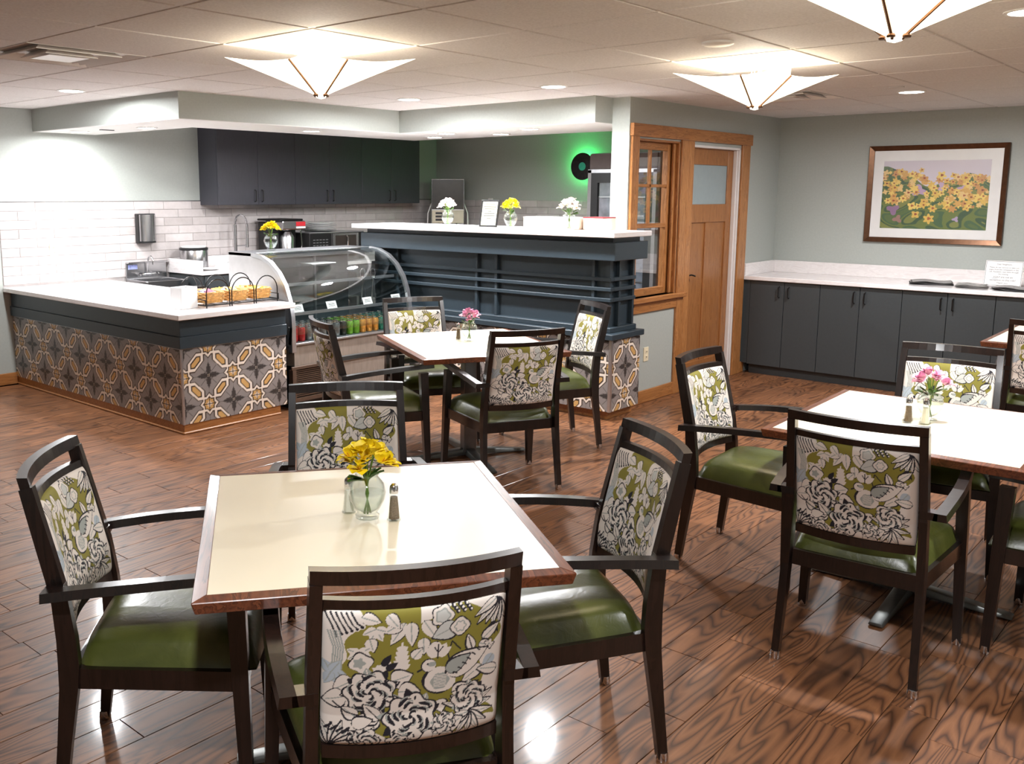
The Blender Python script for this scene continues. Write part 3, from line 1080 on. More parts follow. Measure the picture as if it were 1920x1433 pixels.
# ================================================================== PAINTING
def art_image(U, V):
    """flower field; U 0..1 across, V 0..1 up"""
    rs = np.random.RandomState(11)
    col = np.zeros(U.shape + (3,)) + np.array(s(214, 204, 214))
    hill = 0.80 - 0.10 * U + 0.05 * np.sin(U * 9) - 0.10 * np.exp(-((U - .42) / .12) ** 2) + .05 * np.exp(-((U - .8) / .1) ** 2) + .12 * np.exp(-(U / .12) ** 2)
    g = V < hill
    greens = [np.array(s(*c)) for c in ((88, 110, 62), (70, 100, 66), (108, 122, 60), (60, 88, 60), (128, 134, 70))]
    k = (np.sin(U * 17 + 3 * np.sin(V * 11)) + np.sin(V * 19 + 2 * np.sin(U * 13)) + 2) / 4 * 4.99
    ix = k.astype(int)
    for q in range(5):
        col[g & (ix == q)] = greens[q]
    A = 1.55
    def blob(cx, cy, r, c, n=5, amp=.25, ph=0, sq=1.0):
        dx, dy = (U - cx) * A, (V - cy) / sq
        th = np.arctan2(dy, dx)
        m = np.hypot(dx, dy) < r * (1 + amp * np.cos(n * th + ph))
        col[m] = c
    for c, (cx, cy, r) in ((s(190, 160, 190), (.36, .56, .09)), (s(196, 168, 196), (.58, .62, .07)), (s(190, 162, 192), (.78, .58, .10)), (s(150, 116, 150), (.12, .28, .08)), (s(160, 120, 110), (.17, .14, .06)), (s(180, 160, 190), (.72, .15, .04))):
        blob(cx, cy, r, np.array(c), 3, .35, rs.rand() * 6, .8)
    ys_ = [np.array(s(*c)) for c in ((226, 186, 90), (238, 206, 110), (216, 166, 88), (232, 196, 128), (206, 150, 84))]
    reds = [np.array(s(*c)) for c in ((150, 62, 40), (170, 90, 50), (130, 50, 40))]
    for q in range(150):
        cx = rs.rand()
        top = .80 - .10 * cx + .05 * math.sin(cx * 9) + .12 * math.exp(-(cx / .12) ** 2)
        cy = top * (1 - rs.rand() ** 1.6 * .62) + .02
        r = .024 + .036 * rs.rand() * (1.3 - cy * .6)
        blob(cx, cy, r, ys_[rs.randint(5)], rs.randint(4, 7), .28, rs.rand() * 6, .85)
        if rs.rand() < .6:
            blob(cx + .004, cy + .003, r * .34, reds[rs.randint(3)], 3, .2, 0, .7)
    for cx, cy, r in ((.30, .335, .058), (.50, .30, .055), (.47, .15, .07), (.34, .21, .055), (.06, .41, .045), (.21, .44, .05), (.12, .60, .05), (.28, .80, .05), (.37, .86, .035), (.56, .78, .06), (.67, .78, .04), (.78, .74, .06), (.95, .48, .045), (.83, .34, .035)):
        blob(cx, cy, r, ys_[rs.randint(2)], rs.randint(4, 7), .25, rs.rand() * 6, .9)
        blob(cx + .003, cy + .006, r * .36, reds[rs.randint(2)], 3, .2, 0, .8)
    return col


pt = thing('framed_painting', 'bronze-framed print of a yellow flower field on the sage wall', 'painting', (EW, 2.418, 1.69), 0)
FW, FH, FM = 1.125, 0.862, 0.044
for nm, ya, yb, za, zb, mit in (('frame_rail', -1, 1, 1, 1, 0), ('frame_rail', -1, 1, -1, -1, 0), ('frame_stile', -1, -1, -1, 1, 1), ('frame_stile', 1, 1, -1, 1, 1)):
    W, H = FW / 2, FH / 2
    if not mit:
        zc = H * za
        zi = (H - FM) * za
        p = [(-W, zc), (W, zc), (W - FM, zi), (-(W - FM), zi)]
    else:
        yc = W * ya
        yi = (W - FM) * ya
        p = [(yc, -H), (yc, H), (yi, H - FM), (yi, -(H - FM))]
    B().hexa([(-0.001, *q) for q in p] + [(-0.034, *p[0]), (-0.034, *p[1]), (-0.018, *p[2]), (-0.018, *p[3])], 0.002).build(nm, 'gold_bronze', pt)
B().box(-0.012, -0.004, -FW / 2 + .04, FW / 2 - .04, -FH / 2 + .04, FH / 2 - .04).build('mat_board', 'paper', pt)
aw, ah = 0.865, 0.60
b_ = B()
NA, MA = 300, 200
b_.surf(lambda u, v: (-0.0128, aw / 2 - u * aw, -ah / 2 + v * ah), NA, MA, True)
me = b_.mesh('picture', 'art_print')
co = np.empty(len(me.vertices) * 3)
me.vertices.foreach_get('co', co)
co = co.reshape(-1, 3)
paint(me, art_image((aw / 2 - co[:, 1]) / aw, (co[:, 2] + ah / 2) / ah))
obj('picture', me, pt, (0, 0, -.005))
B().box(-0.0165, -0.015, -FW / 2 + .045, FW / 2 - .045, -FH / 2 + .045, FH / 2 - .045).build('glazing', 'picture_glass', pt)

# ================================================================== CHAIRS
def floral(U, V):
    """fabric print; U 0..1 left to right, V 0..1 top to bottom"""
    rs = np.random.RandomState(5)
    OL, CRM, BK, GR, BL, LG = [np.array(s(*c)) for c in ((134, 126, 48), (226, 216, 206), (28, 27, 36), (160, 164, 158), (176, 186, 194), (198, 198, 192))]
    A = 1.2                                       # panel aspect
    X, Y = U * A, V
    C = np.zeros(U.shape + (3,)) + OL
    # pale side grounds with a wavy inner edge
    C[U < .135 + .05 * np.sin(V * 9 + 1) + .03 * np.sin(V * 23)] = CRM
    C[U > .90 + .05 * np.sin(V * 8) + .03 * np.sin(V * 21 + 2)] = CRM
    C[V > .93 + .04 * np.sin(U * 19)] = CRM
    tw = .06 + .05 * np.sin(U * 14 + 1)
    C[(V < tw) & (U > .5)] = CRM

    def disc(cx, cy, r, c, n=0, amp=0, ph=0, sq=1, rot=0):
        dx, dy = X - cx * A, Y - cy
        a, b = dx * math.cos(rot) + dy * math.sin(rot), (-dx * math.sin(rot) + dy * math.cos(rot)) / sq
        th = np.arctan2(b, a)
        m = np.hypot(a, b) < r * (1 + amp * np.cos(n * th + ph))
        C[m] = c
        return a, b, np.hypot(a, b), th, m

    def stroke(pts, w_, c):
        for (x0, y0), (x1, y1) in zip(pts, pts[1:]):
            x0, x1 = x0 * A, x1 * A
            dx, dy = x1 - x0, y1 - y0
            L2 = dx * dx + dy * dy + 1e-9
            t = np.clip(((X - x0) * dx + (Y - y0) * dy) / L2, 0, 1)
            C[np.hypot(X - x0 - t * dx, Y - y0 - t * dy) < w_] = c

    def leaf(cx, cy, L, ang, wd, c=CRM, line=BK, vein=GR, ow=.010):
        dx, dy = X - cx * A, Y - cy
        a, b = dx * math.cos(ang) + dy * math.sin(ang), -dx * math.sin(ang) + dy * math.cos(ang)
        t = a / L
        prof = wd * np.sqrt(np.clip(t, 0, 1)) * (1 - np.clip(t, 0, 1)) * 2.2
        ins = (t > 0) & (t < 1)
        if line is not None:
            C[(t > -.04) & (t < 1.05) & (np.abs(b + .003) < prof + ow)] = line
        C[ins & (np.abs(b) < prof)] = c
        if vein is not None:
            C[ins & (np.abs(b) < .004) & (t < .85)] = vein

    def rose(cx, cy, r, seed):
        q = np.random.RandomState(seed)
        ph = q.rand() * 6
        for k in range(9):          # dark foliage showing between the petals
            a = ph + k * .70
            leaf(cx + math.cos(a) * r * .75 / A, cy + math.sin(a) * r * .75, r * (.5 + .25 * q.rand()), a + q.uniform(-.4, .4), r * .26, BK if k % 3 else GR, None, CRM if k % 2 else None)
        disc(cx, cy, r * 1.13, BK, 7, .10, ph)
        disc(cx, cy, r * 1.05, CRM, 7, .10, ph)
        # petal arcs in rings, thick-thin dark strokes
        dx, dy = X - cx * A, Y - cy
        rad, th = np.hypot(dx, dy) / r, np.arctan2(dy, dx)
        for k, (rr_, n) in enumerate(((.82, 5), (.60, 5), (.40, 4), (.22, 3))):
            p = q.rand() * 6
            wob = rr_ + .09 * np.cos(n * th + p)
            wdt = .085 * (0.35 + .9 * np.clip(np.cos(n * th / 1.0 + p + 1.3), 0, 1))
            C[(np.abs(rad - wob) < wdt) & (np.cos(n * th + p + 1.0) > -.35)] = BK
            C[(np.abs(rad - wob - .10) < .035) & (np.cos(n * th + p + .4) > .45)] = GR
        C[rad < .09] = BK
        for k in range(7):
            a = q.rand() * 6.28
            stroke([(cx + math.cos(a) * r * .86 / A, cy + math.sin(a) * r * .86), (cx + math.cos(a) * r * .98 / A, cy + math.sin(a) * r * .98)], .006, BK)

    def fan(cx, cy, r, a0, a1, n, c=CRM):
        """spread feathers / long petals"""
        for k in range(n):
            a = a0 + (a1 - a0) * k / (n - 1)
            leaf(cx, cy, r * (1 - .12 * (k % 2)), a, r * .15, c, BK, GR, .008)

    # top drooping leaves and blossoms
    for L, ang in ((.10, 1.9), (.10, 1.1), (.09, 2.7), (.10, .3)):
        leaf(.27, .13, L, ang, .035, CRM, None)
    for x, ang, L in ((.42, 2.1, .17), (.45, 1.5, .17), (.52, 1.0, .17), (.40, 2.6, .12)):
        leaf(x, .10, L, ang, .05, CRM, BK, GR, .004)
    disc(.62, .08, .075, BK, 5, .1); disc(.62, .08, .068, CRM, 5, .1); disc(.62, .08, .05, GR, 5, .1); disc(.62, .08, .04, LG, 5, .1)
    leaf(.70, .16, .17, 2.75, .075, LG, BK, GR)
    disc(.72, .17, .068, BK, 4, .08); disc(.72, .17, .06, CRM, 4, .08); disc(.72, .17, .04, GR, 6, .1); disc(.72, .17, .03, CRM, 6, .2)
    for k in range(9):
        disc(.68 + .012 * k, .02 + .02 * (k % 3), .016, BK)
        disc(.685 + .012 * k, .02 + .02 * (k % 3), .008, CRM)
    fan(.93, .03, .20, 1.1, 2.6, 6)
    for k in range(6):
        a = 1.2 + k * .22
        leaf(.92, .19, .11, a, .016, BK, None, None)
    leaf(.86, .30, .14, 5.6, .04); leaf(.80, .36, .12, 4.4, .035, CRM, BK, BK); leaf(.84, .33, .11, .4, .035)
    disc(.90, .355, .035, BK, 5, .3); disc(.90, .355, .028, CRM, 5, .3); disc(.90, .355, .008, GR)
    for x, y, L, ang in ((.20, .05, .12, .3), (.24, .20, .10, 1.3), (.33, .04, .12, .9), (.52, .22, .12, 1.5), (.56, .27, .10, .8), (.47, .36, .09, 5.4), (.73, .46, .10, 5.2)):
        leaf(x, y, L, ang, .045, CRM, BK, GR, .005)
    # fern and sprigs
    for k in range(5):
        leaf(.41, .43 - .035 * k, .065 - .006 * k, -.5, .026, CRM, None, None)
        leaf(.41, .43 - .035 * k, .065 - .006 * k, PI + .5, .026, CRM, None, None)
    stroke([(.41, .24), (.41, .48)], .006, CRM)
    for ang in (.1, 1.0, 2.2, 3.2, 4.2, 5.2):
        leaf(.33, .40, .05, ang, .022, CRM, None, None)
        leaf(.29, .43, .045, ang + .4, .02, CRM, None, None)
    for ang in (-.5, .4, 3.5, 2.6):
        leaf(.19, .30, .085, ang, .034, CRM, None, GR)
    stroke([(.68, .27), (.66, .36), (.68, .44)], .005, BK); stroke([(.68, .27), (.73, .34)], .005, BK)
    leaf(.86, .50, .16, 2.5, .055); leaf(.93, .44, .12, 2.2, .05, BL, None, GR); leaf(.96, .56, .15, 3.4, .045)
    leaf(.80, .52, .06, -.4, .03, CRM, None, None)
    # oak leaf and bird
    for ang in (-1.57, -1.0, -2.1, -.5, -2.6):
        leaf(.605, .36, .10, ang, .04, CRM, None, None)
    stroke([(.605, .38), (.605, .28)], .005, BK); stroke([(.605, .34), (.63, .30)], .004, BK); stroke([(.605, .34), (.585, .30)], .004, BK)
    disc(.615, .55, .115, BK, sq=.86, rot=.5); disc(.625, .548, .108, CRM, 3, .05, sq=.86, rot=.5)
    disc(.555, .425, .05, BK); disc(.558, .427, .045, CRM); stroke([(.52, .45), (.50, .462)], .008, BK)
    disc(.575, .42, .028, GR, sq=.6); disc(.55, .415, .007, BK)
    disc(.625, .555, .062, GR, 6, .05)
    for k in range(8):
        y = .51 + .012 * k
        stroke([(.59, y), (.66, y + .006)], .0025, CRM)
    leaf(.66, .50, .30, -.42, .10, CRM, BK, None)
    leaf(.66, .49, .18, -.55, .06, GR, BK, None)
    for k in range(6):
        x = .70 + .025 * k
        stroke([(x, .495 - .03 * k + .012), (x + .02, .52 - .028 * k)], .005, BK)
    # left bird-of-paradise: hanging feathers
    for k in range(6):
        x = .035 + .026 * k
        stroke([(x - .02, .02), (x + .01, .09), (x + .035, .17 - .012 * k)], .022, CRM)
        stroke([(x - .02, .02), (x + .012, .09), (x + .035, .17 - .012 * k)], .006, BK)
        disc(x + .037, .175 - .012 * k, .011, BK)
    for k in range(5):
        stroke([(.03 + .014 * k, .14), (.06 + .012 * k, .26), (.05 + .012 * k, .42)], .005, GR)
    for ang in (.3, 1.1, 2.0, 4.2, 5.3):
        leaf(.05, .44, .10, ang, .04, BL, GR, GR, .003)
    # roses
    disc(.20, .37, .075, BK, 4, .12, 1); disc(.20, .375, .068, CRM, 4, .12, 1); disc(.19, .375, .035, GR, 5, .2)
    leaf(.31, .40, .10, -1.0, .03, BK, None, None); leaf(.33, .43, .09, -.6, .03, BK, None, None)
    for x, y, ang in ((.16, .50, 2.6), (.36, .52, -.3), (.12, .62, 2.9), (.40, .60, .1)):
        leaf(x, y, .14, ang, .08, CRM, BK, GR)
    rose(.25, .60, .145, 1)
    for ang in (2.6, 3.3, 4.0):
        leaf(.30, .80, .15, ang, .05, CRM, BK, BK)
    leaf(.70, .66, .13, -.2, .06, CRM, BK, BK); leaf(.63, .70, .10, 1.4, .05, CRM, BK, None)
    fan(.80, .80, .19, 3.5, 6.2, 8)
    rose(.80, .73, .105, 2)
    fan(.80, .84, .18, .1, 3.0, 7)
    rose(.47, .80, .155, 3)
    for x, y, ang in ((.62, .84, .6), (.66, .92, -.4), (.30, .93, 2.8), (.60, .95, .2)):
        leaf(x, y, .14, ang, .07, CRM, BK, GR)
    rose(.66, .88, .07, 6)
    fan(.06, 1.0, .20, -2.6, -.3, 8)
    for k in range(7):
        stroke([(.02 + .03 * k, .86 + .01 * k), (.05 + .03 * k, .83 + .012 * k)], .008, BK)
    rose(.22, .96, .09, 7); rose(.40, 1.0, .075, 8)
    leaf(.18, .78, .12, -2.4, .05, CRM, BK, GR); leaf(.16, .83, .13, -.2, .05, CRM, BK, None)
    stroke([(.06, .66), (.13, .74), (.20, .77)], .005, BK)
    return C


def zy(z):
    """y of the rear post's centre line at height z"""
    P = [(0, -.262), (.42, -.212), (.60, -.226), (.955, -.308)]
    for (z0, y0), (z1, y1) in zip(P, P[1:]):
        if z <= z1:
            return y0 + (y1 - y0) * (z - z0) / (z1 - z0)
    return P[-1][1]


def px_(z):
    return .232 - .022 * min(1, z / .955)


CH = thing('dining_armchair', 'x', 'chair')
ZTOP = .955
for sgn in (-1, 1):
    zs_ = (.012, .20, .36, .43, .50, .62, .80, .925)
    dep = (.030, .038, .050, .056, .052, .044, .040, .036)
    lg = B().beam([(sgn * px_(z), zy(z) - (.003 if .36 < z < .5 else 0), z) for z in zs_], [(.027, d) for d in dep]).build('rear_leg', 'dark_frame', CH)
    B().lathe([(.018, 0), (.020, .008), (.017, .03)], 12, (sgn * px_(0), zy(0), 0)).build('glide', 'chrome', lg, 40)
    zf = (.012, .25, .45, .645)
    lg = B().beam([(sgn * (.287 - .022 * z / .65), .262 - .020 * z / .65, z) for z in zf], [(.030, .032), (.036, .040), (.040, .046), (.040, .050)]).build('front_leg', 'dark_frame', CH)
    B().lathe([(.018, 0), (.020, .008), (.017, .03)], 12, (sgn * .287, .262, 0)).build('glide', 'chrome', lg, 40)
    # arm: short outward stub at the rear post, then a slim bowed rail to the front leg
    zr, n = .632, 8
    path, sz = [], []
    b = B()
    rings = []
    for t in np.linspace(0, 1, n):
        y = -.262 + (.305 + .262) * t
        xo = .268 + .016 * math.sin(PI * t) - .004 * t
        z = zr + .040 * (1 - (1 - t) ** 2.0)
        h = .026 - .003 * t
        wd = .044
        rings.append([(sgn * (xo - wd / 2), y, z), (sgn * (xo + wd / 2), y, z), (sgn * (xo + wd / 2 - .004), y, z + h), (sgn * (xo - wd / 2 + .004), y, z + h)])
    b.loft(rings)
    b.box(min(sgn * .205, sgn * .26), max(sgn * .205, sgn * .26), -.262, -.215, zr, zr + .026)
    b.build('armrest', 'dark_frame', CH)
    B().beam([(sgn * .214, -.205, .386), (sgn * .268, .25, .386)], (.026, .058), (1, 0, 0)).build('side_rail', 'dark_frame', CH)
B().beam([(-.262, .252, .386), (.262, .252, .386)], (.026, .058), (0, 1, 0)).build('front_rail', 'dark_frame', CH)
B().beam([(-.205, -.205, .386), (.205, -.205, .386)], (.026, .058), (0, 1, 0)).build('rear_rail', 'dark_frame', CH)


def curved_rail(name, z0, z1, th=.024, bul=.036, wid=.197):
    rings = []
    for x in np.linspace(-1, 1, 13):
        ends = wid
        rng = []
        for z, off in ((z0, -1), (z1, -1), (z1, 1), (z0, 1)):
            y = zy(z) - bul * (1 - x * x) + off * th / 2
            zz_ = z
            rng.append((x * ends, y, zz_))
        rings.append(rng)
    return B().loft(rings).build(name, 'dark_frame', CH)


# the top rail runs across the post tops
curved_rail('top_rail', .922, ZTOP, .028, .036, .2235)
curved_rail('middle_rail', .862, .884, .022)
curved_rail('bottom_rail', .490, .521, .026)
PZ0, PZ1, PWD = .520, .863, .199
NU, NV = 264, 212
b_ = B()


def pan(u, v, side):
    x = (u * 2 - 1)
    t = (v * 2 - 1)
    e = max(0, (1 - abs(x) ** 14)) ** .5 * max(0, (1 - abs(t) ** 12)) ** .5
    xx = x * PWD * (1 - .02 * abs(t) ** 20)
    z = PZ0 + (PZ1 - PZ0) * v
    y = zy(z) - .036 * (1 - x * x) + side * (.006 + .018 * e) + .004
    return (xx, y, z)


b_.surf(lambda u, v: pan(u, v, -1), NU, NV)
b_.surf(lambda u, v: pan(u, v, 1), NU, NV, True)
me = bpy.data.meshes.new('back_panel')
b_.bm.to_mesh(me)
b_.bm.free()
me.materials.append(MATS['floral_fabric'])
me.shade_smooth()
uu, vv = np.meshgrid(np.linspace(0, 1, NU + 1), np.linspace(0, 1, NV + 1), indexing='ij')
rear = floral(uu, 1 - vv).reshape(-1, 3)
front = floral(1 - uu, 1 - vv).reshape(-1, 3)
paint(me, np.concatenate([rear, front]))
obj('back_panel', me, CH)
B().box(-PWD + .004, PWD - .004, -.004, .004, 0, 1).bm.free()


def seat_pt(u, v, top):
    x, y = u * 2 - 1, v * 2 - 1
    wd = .212 + (.268 - .212) * v
    yy = -.200 + (.290 + .200) * v
    sx = 1 - .04 * abs(y) ** 8
    e = (max(0, 1 - abs(x) ** 5) * max(0, 1 - abs(y) ** 6)) ** .42
    z = (.434 + .022 * (1 if e > 0 else 0) + .050 * e) if top else .408
    if top:
        z = .412 + .092 * e
    return (x * wd * sx, yy + .012 * (1 - x * x) * (1 if v > .5 else 0) * (2 * v - 1), z)


b_ = B()
b_.surf(lambda u, v: seat_pt(u, v, True), 24, 24)
b_.surf(lambda u, v: seat_pt(u, v, False), 24, 24, True)
bmesh.ops.remove_doubles(b_.bm, verts=b_.bm.verts, dist=.0005)
b_.build('seat_cushion', 'green_vinyl', CH, 60)

chairs = [
    ((1.505, 1.525), 56, 'floral armchair at the yellow-flower table, back turned to the open room side', 'A'),
    ((1.405, 2.37), -43, 'floral armchair at the yellow-flower table, facing away from the tiled serving counter end', 'B'),
    ((2.315, 1.60), 144, 'floral armchair at the yellow-flower table, on the side nearer the sideboard table', 'C'),
    ((2.245, 2.48), -130, 'floral armchair at the yellow-flower table, on the side toward the display case', 'D'),
    ((3.53, 1.06), 5, 'floral armchair at the table with two shakers and pink flowers, facing the sideboard', 'E'),
    ((4.10, 1.74), -88, 'floral armchair at the table with two shakers and pink flowers, near the oak door', 'F'),
    ((4.80, 1.17), -173, 'floral armchair between the two-shaker table and the dark sideboard', 'G'),
    ((4.10, 0.44), 90, 'floral armchair at the two-shaker table, opposite the chair near the oak door', 'H'),
    ((4.27, 3.36), 62, 'floral armchair at the table by the bar, facing the bar', 'I'),
    ((3.88, 4.09), -26, 'floral armchair at the table by the bar, in front of the display case grille', 'J'),
    ((4.69, 4.38), -118, 'floral armchair at the table by the bar, its back toward bar and display case', 'K'),
    ((5.18, 3.67), 147, 'floral armchair at the table by the bar, next to the bar end', 'L'),
    ((6.79, 1.03), 4, 'floral armchair at the far table standing close to the sideboard', 'M'),
]
for k, ((x, y), hd, lab, _) in enumerate(chairs):
    rz = math.radians(hd) - PI / 2
    if k == 0:
        CH.location, CH.rotation_euler = (x, y, 0), (0, 0, rz)
        CH['label'], CH['group'] = lab, 'floral armchairs'
    else:
        dup(CH, (x, y, 0), rz, lab, 'floral armchairs')

# ================================================================== TABLES
TLX, TLY, TZ = 1.04, 0.95, 0.75       # long side along local x


def make_table():
    t = thing('dining_table', 'x', 'table')
    hx, hy, e = TLX / 2, TLY / 2, .036
    B().box(-hx + e, hx - e, -hy + e, hy - e, TZ - .030, TZ, .0).build('table_top', 'laminate', t)
    B().box(-hx + .03, hx - .03, -hy + .03, hy - .03, TZ - .034, TZ - .030).build('underlay', 'dark_frame', t)
    for sgn in (-1, 1):
        # mitred edge strips, outer face raked
        y1, y0 = sgn * hy, sgn * (hy - e)
        B().hexa([(-hx + .008, y1 - sgn * .008, TZ - .036), (hx - .008, y1 - sgn * .008, TZ - .036), (hx - e, y0, TZ - .036), (-hx + e, y0, TZ - .036),
                  (-hx, y1, TZ - .004), (hx, y1, TZ - .004), (hx - e, y0, TZ + .0012), (-hx + e, y0, TZ + .0012)], .002).build('edge_strip', 'table_edge', t)
        x1, x0 = sgn * hx, sgn * (hx - e)
        B().hexa([(x1 - sgn * .008, -hy + .008, TZ - .036), (x1 - sgn * .008, hy - .008, TZ - .036), (x0, hy - e, TZ - .036), (x0, -hy + e, TZ - .036),
                  (x1, -hy, TZ - .004), (x1, hy, TZ - .004), (x0, hy - e, TZ + .0012), (x0, -hy + e, TZ + .0012)], .002).build('edge_strip', 'table_edge', t)
    B().box(-.15, .15, -.15, .15, TZ - .046, TZ - .034).build('mounting_plate', 'black_metal', t)
    B().box(-.042, .042, -.042, .042, .03, TZ - .046, .008, 2).build('column', 'stainless_dark', t)
    for ang in (0, PI / 2, PI, 1.5 * PI):
        c, sn = math.cos(ang), math.sin(ang)
        R = .44 if abs(c) > .5 else .40
        o = B().hexa([(.03, -.034, .012), (R, -.030, .004), (R, .030, .004), (.03, .034, .012), (.03, -.030, .055), (R, -.024, .018), (R, .024, .018), (.03, .030, .055)], .006, 2).build('base_foot', 'base_steel', t, 40)
        o.rotation_euler = (0, 0, ang)
    return t


tables = [((1.838, 1.962), 53.4, 'square cream-topped table with yellow flowers and two glass shakers'),
          ((4.19, 1.085), 1.5, 'square cream-topped table with pink flowers and two shakers, near the sideboard'),
          ((4.54, 3.87), 61, 'square cream-topped table with pink flowers, near the bar'),
          ((7.37, 0.99), 0.3, 'bare cream-topped table standing close to the dark sideboard')]
tb0 = make_table()
for k, ((x, y), a, lab) in enumerate(tables):
    if k == 0:
        tb0.location, tb0.rotation_euler = (x, y, 0), (0, 0, math.radians(a))
        tb0['label'], tb0['group'] = lab, 'dining tables'
    else:
        dup(tb0, (x, y, 0), math.radians(a), lab, 'dining tables')

# ================================================================== VASES, FLOWERS, SHAKERS
def petal(b, base_, d, L, w_, cup):
    d = Vector(d).normalized()
    sd = d.cross(Vector((0, 0, 1)))
    sd = sd.normalized() if sd.length > .01 else Vector((1, 0, 0))
    up = sd.cross(d)
    base_ = Vector(base_)
    rows_ = []
    for t, ww, c in ((0, .25, 0), (.35, .9, cup * .6), (.7, 1.0, cup * .75), (1.0, .22, cup * .1)):
        cc = base_ + d * L * t + up * c * L
        rows_.append([cc - sd * w_ * ww / 2 + up * L * .06, cc - up * L * .04, cc + sd * w_ * ww / 2 + up * L * .06])
    vs = [[b.bm.verts.new(p) for p in r] for r in rows_]
    for a, c in zip(vs, vs[1:]):
        for i in range(2):
            b.bm.faces.new((a[i], a[i + 1], c[i + 1], c[i]))


def bouquet(parent, rim, top, R, mat, seed, n=11, core='petal_orange'):
    q = random.Random(seed)
    for k in range(n):
        a = k * 2.399 + q.uniform(-.3, .3)
        f = math.sqrt((k + .5) / n)
        rx = R * f
        hz_ = rim + (top - rim) * (1 - .55 * f * f) - .02 + q.uniform(-.006, .006)
        hd = Vector((math.cos(a) * f * 1.0, math.sin(a) * f * 1.0, .75)).normalized()
        c = Vector((math.cos(a) * rx * .82, math.sin(a) * rx * .82, hz_))
        bl = B()
        e1 = hd.orthogonal().normalized()
        e2 = hd.cross(e1)
        for m in range(6):
            t = m * PI / 3 + q.uniform(-.15, .15)
            d = (hd * (.85 if m % 2 else .6) + (e1 * math.cos(t) + e2 * math.sin(t)) * .75)
            petal(bl, c, d, R * .54 * q.uniform(.9, 1.1), R * .52, .20)
        fo = bl.build('blossom', mat, parent, 80)
        bc = B()
        for m in range(4):
            t = m * PI / 2 + .4
            bc.tube([c, c + hd * R * .30 + (e1 * math.cos(t) + e2 * math.sin(t)) * R * .07], R * .018, 4)
        bc.build('stamens', core, fo)
    bs = B()
    for k in range(7):
        a = k * 2.399
        r1 = R * .45 * math.sqrt((k + .5) / 7)
        x, y = math.cos(a), math.sin(a)
        bs.tube([(x * .010, y * .010, .014), (-x * .004, -y * .004, rim * .55), (x * r1 * .35, y * r1 * .35, rim), (x * r1, y * r1, rim + (top - rim) * .6)], .0022, 5)
    bs.build('stems', 'stem_green', parent, 60)
    for k in range(10):
        a = k * 2.1 + q.uniform(-.3, .3)
        el = q.uniform(.1, .9)
        bf = B()
        petal(bf, (math.cos(a) * .01, math.sin(a) * .01, rim - .022 + .006 * (k % 3)), (math.cos(a), math.sin(a), el), R * q.uniform(.6, .85), R * .26, .05)
        bf.build('leaf', 'leaf_green', parent, 80)


def vase(label, loc, mat, seed, sc=1.0, n=11, R=.068, top=.215, core='petal_orange', group='bud vases with cut flowers'):
    v = thing('flower_vase', label, 'vase', loc, seed * .7, group)
    H = .128
    out = [(.026, 0), (.033, .003), (.034, .010), (.026, .016), (.036, .030), (.049, .055), (.053, .076), (.047, .100), (.034, .116), (.030, .122), (.034, H)]
    inn = [(.0315, H), (.0275, .122), (.0315, .116), (.0445, .100), (.0505, .076), (.0465, .055), (.033, .030), (.018, .020)]
    B().lathe(out + inn, 24).build('glass_bowl', 'clear_glass', v, 50)
    B().lathe([(.017, .0205), (.0325, .0305), (.046, .055), (.0495, .070), (.0493, .074)], 20).build('water', 'water', v, 50)
    bouquet(v, H, top, R, mat, seed, n, core)
    v.scale = (sc, sc, sc)
    return v


vase('small round glass vase of yellow flowers on the four-chair table near the open floor', (1.826, 1.945, TZ + .0005), 'petal_yellow', 1, 1.05, 12, .072)
vase('small round glass vase of pink flowers between two shakers on the table near the sideboard', (4.265, 1.075, TZ + .0005), 'petal_pink', 2, 1.0, 6, .072, .21, 'maroon_card')
vase('small round glass vase of pink flowers on the table near the bar', (4.585, 3.905, TZ + .0005), 'petal_pink', 3, 1.0, 8, .066, .205, 'maroon_card')
vase('small round glass vase of yellow flowers on top of the curved display case', (4.90, 6.36, 1.2155), 'petal_yellow', 4, 1.1, 11, .066)
vase('small round glass vase of white flowers at the coffee machine end of the bar top', (6.08, 5.43, 1.4165), 'petal_white', 5, 1.05, 11, .068)
vase('small round glass vase of yellow flowers on the bar top beside the white carton', (6.02, 4.70, 1.4165), 'petal_yellow', 6, 1.05, 11, .068)
vase('small round glass vase of blush flowers in front of the carton on the bar top', (6.03, 4.14, 1.4165), 'petal_white', 8, 1.05, 12, .076, .22)


def shaker(label, loc, fill):
    r = thing('glass_shaker', label, 'shaker', loc, .3, 'salt and pepper shakers')
    B().lathe([(.021, 0), (.0225, .004), (.019, .014), (.0155, .045), (.013, .078), (.012, .084)], 8).build('glass_body', 'clear_glass', r)
    B().lathe([(.0165, .005), (.0135, .044), (.011, .070)], 8).build('contents', fill, r)
    B().lathe([(.0135, .082), (.0135, .094), (.012, .102), (.007, .109), (.001, .111)], 16).build('cap', 'chrome', r, 50)
    return r


shaker('glass salt shaker, white inside, beside the yellow-flower table vase', (1.823, 2.022, TZ + .0005), 'salt')
shaker('glass pepper shaker, grey inside, beside the yellow-flower table vase', (1.868, 1.876, TZ + .0005), 'pepper')
shaker('glass pepper shaker on the pink-flower table near the sideboard', (4.163, 1.128, TZ + .0005), 'pepper')
shaker('glass salt shaker on the pink-flower table near the sideboard', (4.178, 1.066, TZ + .0005), 'salt')
shaker('glass pepper shaker on the pink-flower table near the bar', (4.575, 3.99, TZ + .0005), 'pepper')

